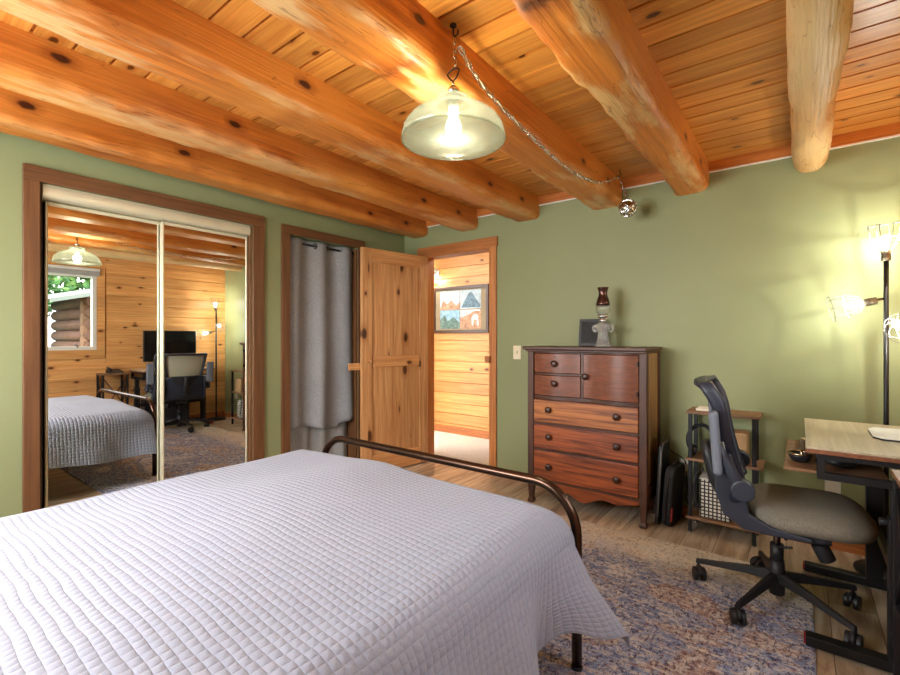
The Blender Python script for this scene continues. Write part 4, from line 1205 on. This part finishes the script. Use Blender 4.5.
# ------------------------------------------------------------------ pendant lamp
PX, PY = 2.195, -2.07
PX2, PY2 = PX, PY
t = thing('pendant_lamp', 'ribbed milky glass dome pendant lamp hanging from the ceiling hook', 'pendant lamp', (PX, PY, ZC))
obj('hook_plate', MB().lathe([(.0001,0),(.012,-.002),(.013,-.008),(.005,-.012)], (PX,PY,ZC), 16), M['iron'], t)
hk = [(PX,PY,ZC-.008),(PX,PY,ZC-.03)] + [(PX+.011-.011*math.cos(a), PY, ZC-.034-.013*math.sin(a)) for a in [R(20*k) for k in range(11)]]
obj('hook', MB().tube(hk, .0028, 8), M['iron'], t)
def link(mb, c, d, side, L_=.034, w_=.016, r_=.0024):
    d = Vector(d).normalized(); side = Vector(side); side = (side - d*side.dot(d)).normalized()
    pts = []
    for k in range(16):
        a = 2*PI*k/16
        pts.append(Vector(c) + side*(w_/2*math.cos(a)) + d*(L_/2*math.sin(a)*1.0))
    mb.tube(pts, r_, 5, closed=True)
ch = MB()
z = ZC-.060
k = 0
while z > 2.20:
    link(ch, (PX+.006, PY, z), (0,0,1), (1,0,0) if k % 2 else (0,1,0)); z -= .026; k += 1
obj('chain', ch, M['brass'], t)
zb_ = 2.185
obj('loop_bracket', MB().tube([(PX,PY,zb_+.002),(PX-.022,PY,zb_-.004),(PX-.028,PY,zb_-.012),(PX-.012,PY,zb_-.036),(PX,PY,zb_-.043),(PX+.012,PY,zb_-.036),(PX+.028,PY,zb_-.012),(PX+.022,PY,zb_-.004)], .003, 8, closed=True), M['iron'], t)
obj('stem', MB().cyl((PX,PY,zb_-.043),(PX,PY,zb_-.06), .004, 10), M['brass'], t)
obj('ball_finial', MB().sphere((PX,PY,zb_-.078), .021, 18, 12, (1,1,.85)), M['chrome'], t)
obj('fitter', MB().lathe([(.012,-.094),(.03,-.098),(.036,-.105),(.036,-.112)], (PX,PY,zb_), 24), M['brass'], t)
zs = zb_-.108
sp = [(.048,.0),(.055,-.003),(.056,-.014),(.052,-.020),(.056,-.027),(.060,-.034),(.078,-.040),(.112,-.053),(.145,-.073),(.168,-.098),(.180,-.126),(.184,-.150),(.178,-.168),(.165,-.186),(.150,-.197)]
sp = [(.052,.0),(.060,-.003),(.061,-.012),(.057,-.018),(.061,-.024),(.066,-.031),(.090,-.040),(.130,-.058),(.160,-.080),(.178,-.106),(.186,-.134),(.187,-.150)]
obj('glass_shade', MB().lathe(sp, (PX,PY,zs), 64), M['shade'], t, solid=.004)
obj('shade_rim', MB().tube([(PX+.187*math.cos(2*PI*k/64), PY+.187*math.sin(2*PI*k/64), zs-.150) for k in range(64)], .0035, 8, closed=True), M['shade'], t)
obj('socket', MB().cyl((PX,PY,zs),(PX,PY,zs-.055), .018, 16), M['white_plastic'], t)
obj('bulb', MB().lathe([(.013,-.05),(.015,-.065),(.026,-.09),(.030,-.108),(.026,-.124),(.012,-.134),(.0001,-.136)], (PX,PY,zs), 20), M['bulb'], t)
PB = (PX, PY, zs-.105)
# swag chain to the far hook and the coil hanging there
H2 = Vector((2.225, -.235, 2.315))
ctrl = [(PX+.022,PY+.01,2.262),(2.2,-1.917,2.215),(2.2,-1.752,2.180),(2.2,-1.58,2.158),(2.2,-1.382,2.138),(2.2,-1.15,2.124),(2.2,-.877,2.128),(2.205,-.549,2.180),(2.22,-.30,2.275),tuple(H2+Vector((0,0,-.02)))]
def dense(ctrl, step):
    P = [Vector(c) for c in ctrl]; out = []
    for i in range(len(P)-1):
        p0, p1, p2, p3 = P[max(i-1,0)], P[i], P[i+1], P[min(i+2,len(P)-1)]
        for q_ in range(24):
            f = q_/24
            out.append(.5*((2*p1) + (p2-p0)*f + (2*p0-5*p1+4*p2-p3)*f*f + (3*p1-p0-3*p2+p3)*f**3))
    out.append(P[-1])
    res = [out[0]]; acc = 0
    for a, b in zip(out, out[1:]):
        acc += (b-a).length
        if acc >= step: res.append(b); acc = 0
    return res
t = thing('swag_chain', 'silver swag chain and cord from the pendant to a coiled ball by the back wall', 'chain', tuple(H2))
ps = dense(ctrl, .026)
ch = MB()
for k, (a, b) in enumerate(zip(ps, ps[1:])):
    link(ch, (a+b)/2, b-a, (0,0,1) if k % 2 else (1,.2,.3), .036, .017, .0024)
obj('links', ch, M['chrome'], t)
obj('cord', MB().tube([p + Vector((.004*math.sin(i*1.3), 0, .004*math.cos(i*1.3))) for i, p in enumerate(ps)], .0026, 6), plain('clear_cord', sl(214,200,170), .3), t)
obj('ceiling_hook', MB().tube([(H2.x,H2.y,ZC),(H2.x,H2.y,ZC-.02),(H2.x+.01,H2.y,ZC-.034),(H2.x,H2.y,ZC-.05),(H2.x-.01,H2.y,ZC-.042)], .003, 8), M['iron'], t)
bc = Vector((H2.x+.055, H2.y-.01, 2.075))
ch = MB(); n_ = 7
for k in range(n_):
    a = H2 + Vector((0,0,-.035)); b = bc + Vector((0,0,.05))
    p = a.lerp(b, (k+.5)/n_); link(ch, p, b-a, (1,0,0) if k % 2 else (0,1,0), .034, .016, .0022)
obj('hanging_links', ch, M['chrome'], t)
cb = MB()
for k in range(9):
    ax = Vector((math.sin(k*2.1), math.cos(k*1.3), math.sin(k*.9+.4))).normalized()
    u_ = ax.orthogonal().normalized(); v_ = ax.cross(u_)
    cb.tube([bc + (u_*math.cos(2*PI*q_/22) + v_*math.sin(2*PI*q_/22))*.055 for q_ in range(22)], .0058, 6, closed=True)
ball = obj('coiled_ball', cb, M['chrome'], t)
obj('core', MB().sphere(bc, .052, 18, 12), M['brass'], ball)

# ------------------------------------------------------------------ window on the right wall + one added behind the bed for its light
def window_x(name, label, x, a0, a1, z0, z1):
    e = thing(name, label, 'window', (x, (a0+a1)/2, z0), kind='structure')
    f = .045
    mb = MB().box(x-.012, x+.06, a0, a1, z1-f, z1).box(x-.012, x+.06, a0, a1, z0, z0+f).box(x-.012, x+.06, a0, a0+f, z0+f, z1-f).box(x-.012, x+.06, a1-f, a1, z0+f, z1-f)
    obj('frame', mb, M['white_plastic'], e, .004)
    obj('sash', MB().box(x+.01, x+.045, (a0+a1)/2-.02, (a0+a1)/2+.02, z0+f, z1-f), M['white_plastic'], e, .003)
    obj('pane', MB().box(x+.028, x+.032, a0+f, a1-f, z0+f, z1-f), M['pane'], e)
    c = .085
    cs = MB().box(x-.018, x, a0-c, a0, z0-.11, z1+c-.01).box(x-.018, x, a1, a1+c, z0-.11, z1+c-.01).box(x-.018, x, a0, a1, z1, z1+c-.01).box(x-.018, x, a0, a1, z0-.11, z0)
    obj('casing', cs, M['pine_wall'], e, .003)
    cr = obj('crank', MB().tube([(x-.014, a1-.2, z0+.03),(x-.03,a1-.2,z0+.05),(x-.035,a1-.23,z0+.075)], .006, 8), M['iron'], e)
    return e
window_x('window_1', 'white framed window in the pine wall, seen in the mirror', W, *WIN)
t = thing('window_blind', 'raised grey blind gathered at the top of the window', 'blind', (W-.03, (WIN[0]+WIN[1])/2, WIN[3]))
mb = MB()
for k in range(7): mb.box(W-.052, W-.020, WIN[0]+.005, WIN[1]+.02, WIN[3]+.028-k*.0085, WIN[3]+.0335-k*.0085)
obj('slats', mb, plain('grey_blind_slats', sl(196,196,192), .5), t)
obj('headrail', MB().box(W-.055, W-.0185, WIN[0]+.003, WIN[1]+.022, WIN[3]+.036, WIN[3]+.07), M['white_plastic'], t, .003)
e = thing('added_window', 'wide unseen window added behind the bed to light the room', 'window', (1.7, YN, WIN_ADDED[2]), kind='structure')
a0, a1, z0, z1 = WIN_ADDED
y = YN; f = .05
mb = MB().box(a0, a1, y-.06, y+.012, z1-f, z1).box(a0, a1, y-.06, y+.012, z0, z0+f).box(a0, a0+f, y-.06, y+.012, z0+f, z1-f).box(a1-f, a1, y-.06, y+.012, z0+f, z1-f)
obj('frame', mb, M['white_plastic'], e, .004)
obj('pane', MB().box(a0+f, a1-f, y-.032, y-.028, z0+f, z1-f), M['pane'], e)

# ------------------------------------------------------------------ outside, seen through the window
struct('ground', MB().box(W+.12, 40, -25, 25, -.6, -.5), plain('lawn_green', sl(70,92,44), .95, 0, .3, 3), 'green lawn outside the window', 'ground')
leafm = NT('tree_leaves')
n_ = leafm.noise(leafm.coord(), 2.5, 4)
leafm.set(Base_Color=leafm.ramp(n_, [(.3, sl(34,70,34)), (.5, sl(62,112,52)), (.7, sl(112,150,70))]), Roughness=.7)
try: leafm.b.inputs['Subsurface Weight'].default_value = 0
except Exception: pass
bark = plain('tree_bark', sl(84,66,50), .9, 0, .3, 8)
def tree(label, x, y, h, r, seed, nleaf=2600):
    rr = np.random.default_rng(seed)
    t = thing('tree', label, 'tree', (x, y, -.5), 0, 'trees outside the window')
    obj('trunk', MB().tube([(x,y,-.5),(x+.05,y,h*.3),(x-.05,y+.05,h*.7)], [.16,.12,.05], 10), bark, t)
    n = nleaf
    d = rr.normal(size=(n,3)); d /= np.linalg.norm(d, axis=1)[:,None]
    rad = r*rr.uniform(.35,1,n)**.6*(1+.25*np.sin(d[:,0]*5+seed)*np.cos(d[:,2]*6))
    c = np.array([x, y, h*.55]) + d*rad[:,None]*np.array([1,1,h*.42/r])
    a = rr.normal(size=(n,3)); a /= np.linalg.norm(a, axis=1)[:,None]
    b = np.cross(a, rr.normal(size=(n,3))); b /= np.linalg.norm(b, axis=1)[:,None]
    s_ = rr.uniform(.07,.17,n)[:,None]*(1.9 if r > 2 else 1)
    vs = np.concatenate([c-a*s_, c+b*s_*.55, c+a*s_, c-b*s_*.55], 1).reshape(-1,3)
    mb = MB(); mb.v = vs.tolist(); mb.f = [(4*i,4*i+1,4*i+2,4*i+3) for i in range(n)]; mb.sm = [False]*n
    me = bpy.data.meshes.new('leaves'); me.from_pydata([(v[0]-x, v[1]-y, v[2]+.5) for v in mb.v], [], mb.f); me.materials.append(leafm.m)
    o = bpy.data.objects.new('leaves', me); COL.objects.link(o); o.parent = t
tree('tall leafy tree beyond the lawn, left of the cabin in the window', 17.5, -.6, 8.5, 2.0, 11, 4800)
tree('broad leafy tree rising behind the cabin roof', 20.5, 4.4, 10.0, 2.4, 12, 4800)
tree('farthest leafy tree between the two nearer ones', 28, 1.2, 11.0, 3.2, 15, 5200)
tree('low leafy tree just left of the cabin wall in the window', 13.0, -1.5, 3.4, 1.0, 21, 3600)
t = thing('log_cabin', 'log cabin with a pale metal roof outside the window', 'cabin', (9.6, .9, -.5))
lm = wood('cabin_log_wood', sl(120,84,52), sl(76,50,32), 'Y', rough=.7)
lme = wood('cabin_log_end', sl(96,62,40), sl(60,38,26), 'X', rough=.8)
mb = MB(); mb2 = MB()
for k in range(10):
    z = -.38 + k*.25
    mb.cyl((9.0, -.30, z), (9.0, 3.5, z), .13, 12)
    mb2.cyl((8.72, -.16, z+.125), (11.5, -.16, z+.125), .13, 12)
obj('front_logs', mb, lm, t); obj('side_logs', mb2, lme, t)
obj('roof', MB().prism([(-.95,1.98),(3.8,3.2),(3.8,3.28),(-.95,2.06)], 8.3, 12.2, 'x'), plain('pale_metal_roof', sl(150,152,152), .5, .2), t)
obj('fascia', MB().prism([(-.97,1.90),(3.8,3.12),(3.8,3.2),(-.97,1.98)], 8.28, 8.33, 'x'), plain('grey_fascia', sl(100,108,98), .6), t)

# ------------------------------------------------------------------ lights
def pl_(name, loc, e, c, r_=.03):
    l = bpy.data.lights.new(name, 'POINT'); l.energy = e; l.color = c; l.shadow_soft_size = r_
    o = bpy.data.objects.new(name, l); COL.objects.link(o); o.location = loc; return o
pl_('pendant_light', PB, 12, (1, .94, .80), .032)
for i, b in enumerate(BULBS): pl_('floor_lamp_light', b, (4.2, 2.6, 2.6)[i], (1, 1, .90), .007)
pl_('hall_light', (lp[0]-.06, .98, lp[2]-.05), 4.5, (1, .90, .74), .04)
pl_('hall_point_light', (.9, .65, 2.25), 5, (1, .93, .82), .08)  # bare point light high in the hall, no fixture modelled
def portal(loc, rot, sx, sy):
    l = bpy.data.lights.new('window_portal', 'AREA'); l.shape = 'RECTANGLE'; l.size = sx; l.size_y = sy; l.cycles.is_portal = True
    o = bpy.data.objects.new('window_portal', l); COL.objects.link(o); o.location = loc; o.rotation_euler = rot
portal((W+.11, (WIN[0]+WIN[1])/2, (WIN[2]+WIN[3])/2), (0, R(90), 0), WIN[3]-WIN[2], WIN[1]-WIN[0])
al = bpy.data.lights.new('added_window_fill', 'AREA'); al.shape = 'RECTANGLE'; al.size = WIN_ADDED[1]-WIN_ADDED[0]; al.size_y = WIN_ADDED[3]-WIN_ADDED[2]; al.energy = 50; al.color = (.92, .96, 1)  # fill lamp added outside the unseen window to brighten the room
ao = bpy.data.objects.new('added_window_fill', al); COL.objects.link(ao); ao.location = ((WIN_ADDED[0]+WIN_ADDED[1])/2, YN-.13, (WIN_ADDED[2]+WIN_ADDED[3])/2); ao.rotation_euler = (R(90), 0, 0)
w = bpy.data.worlds.new('world'); S.world = w; w.use_nodes = True
nt = w.node_tree; bg = nt.nodes['Background']
sky = nt.nodes.new('ShaderNodeTexSky'); sky.sky_type = 'NISHITA'; sky.sun_disc = False; sky.sun_elevation = R(50); sky.sun_rotation = R(200); sky.air_density = 1.0; sky.dust_density = 4.0
mixn = nt.nodes.new('ShaderNodeMix'); mixn.data_type = 'RGBA'; mixn.inputs[0].default_value = .55
nt.links.new(sky.outputs[0], mixn.inputs[6]); mixn.inputs[7].default_value = (7, 7, 7, 1)
nt.links.new(mixn.outputs[2], bg.inputs[0]); bg.inputs[1].default_value = .8

# ------------------------------------------------------------------ camera
cd = bpy.data.cameras.new('camera'); cam = bpy.data.objects.new('camera', cd); COL.objects.link(cam)
cd.sensor_width = 36; cd.lens = 455/900*36; cd.clip_start = .02
cam.location = CAM; cam.rotation_euler = (R(90), 0, R(37.6))
S.camera = cam
S.view_settings.view_transform = 'Standard'; S.view_settings.look = 'None'; S.view_settings.gamma = 1
S.view_settings.use_curve_mapping = False; S.view_settings.exposure = .95
S.cycles.max_bounces = 10; S.cycles.diffuse_bounces = 5; S.cycles.glossy_bounces = 5; S.cycles.transparent_max_bounces = 16; S.cycles.transmission_bounces = 8
S.cycles.sample_clamp_indirect = 6; S.cycles.use_denoising = True
S.cycles.caustics_reflective = False; S.cycles.caustics_refractive = False
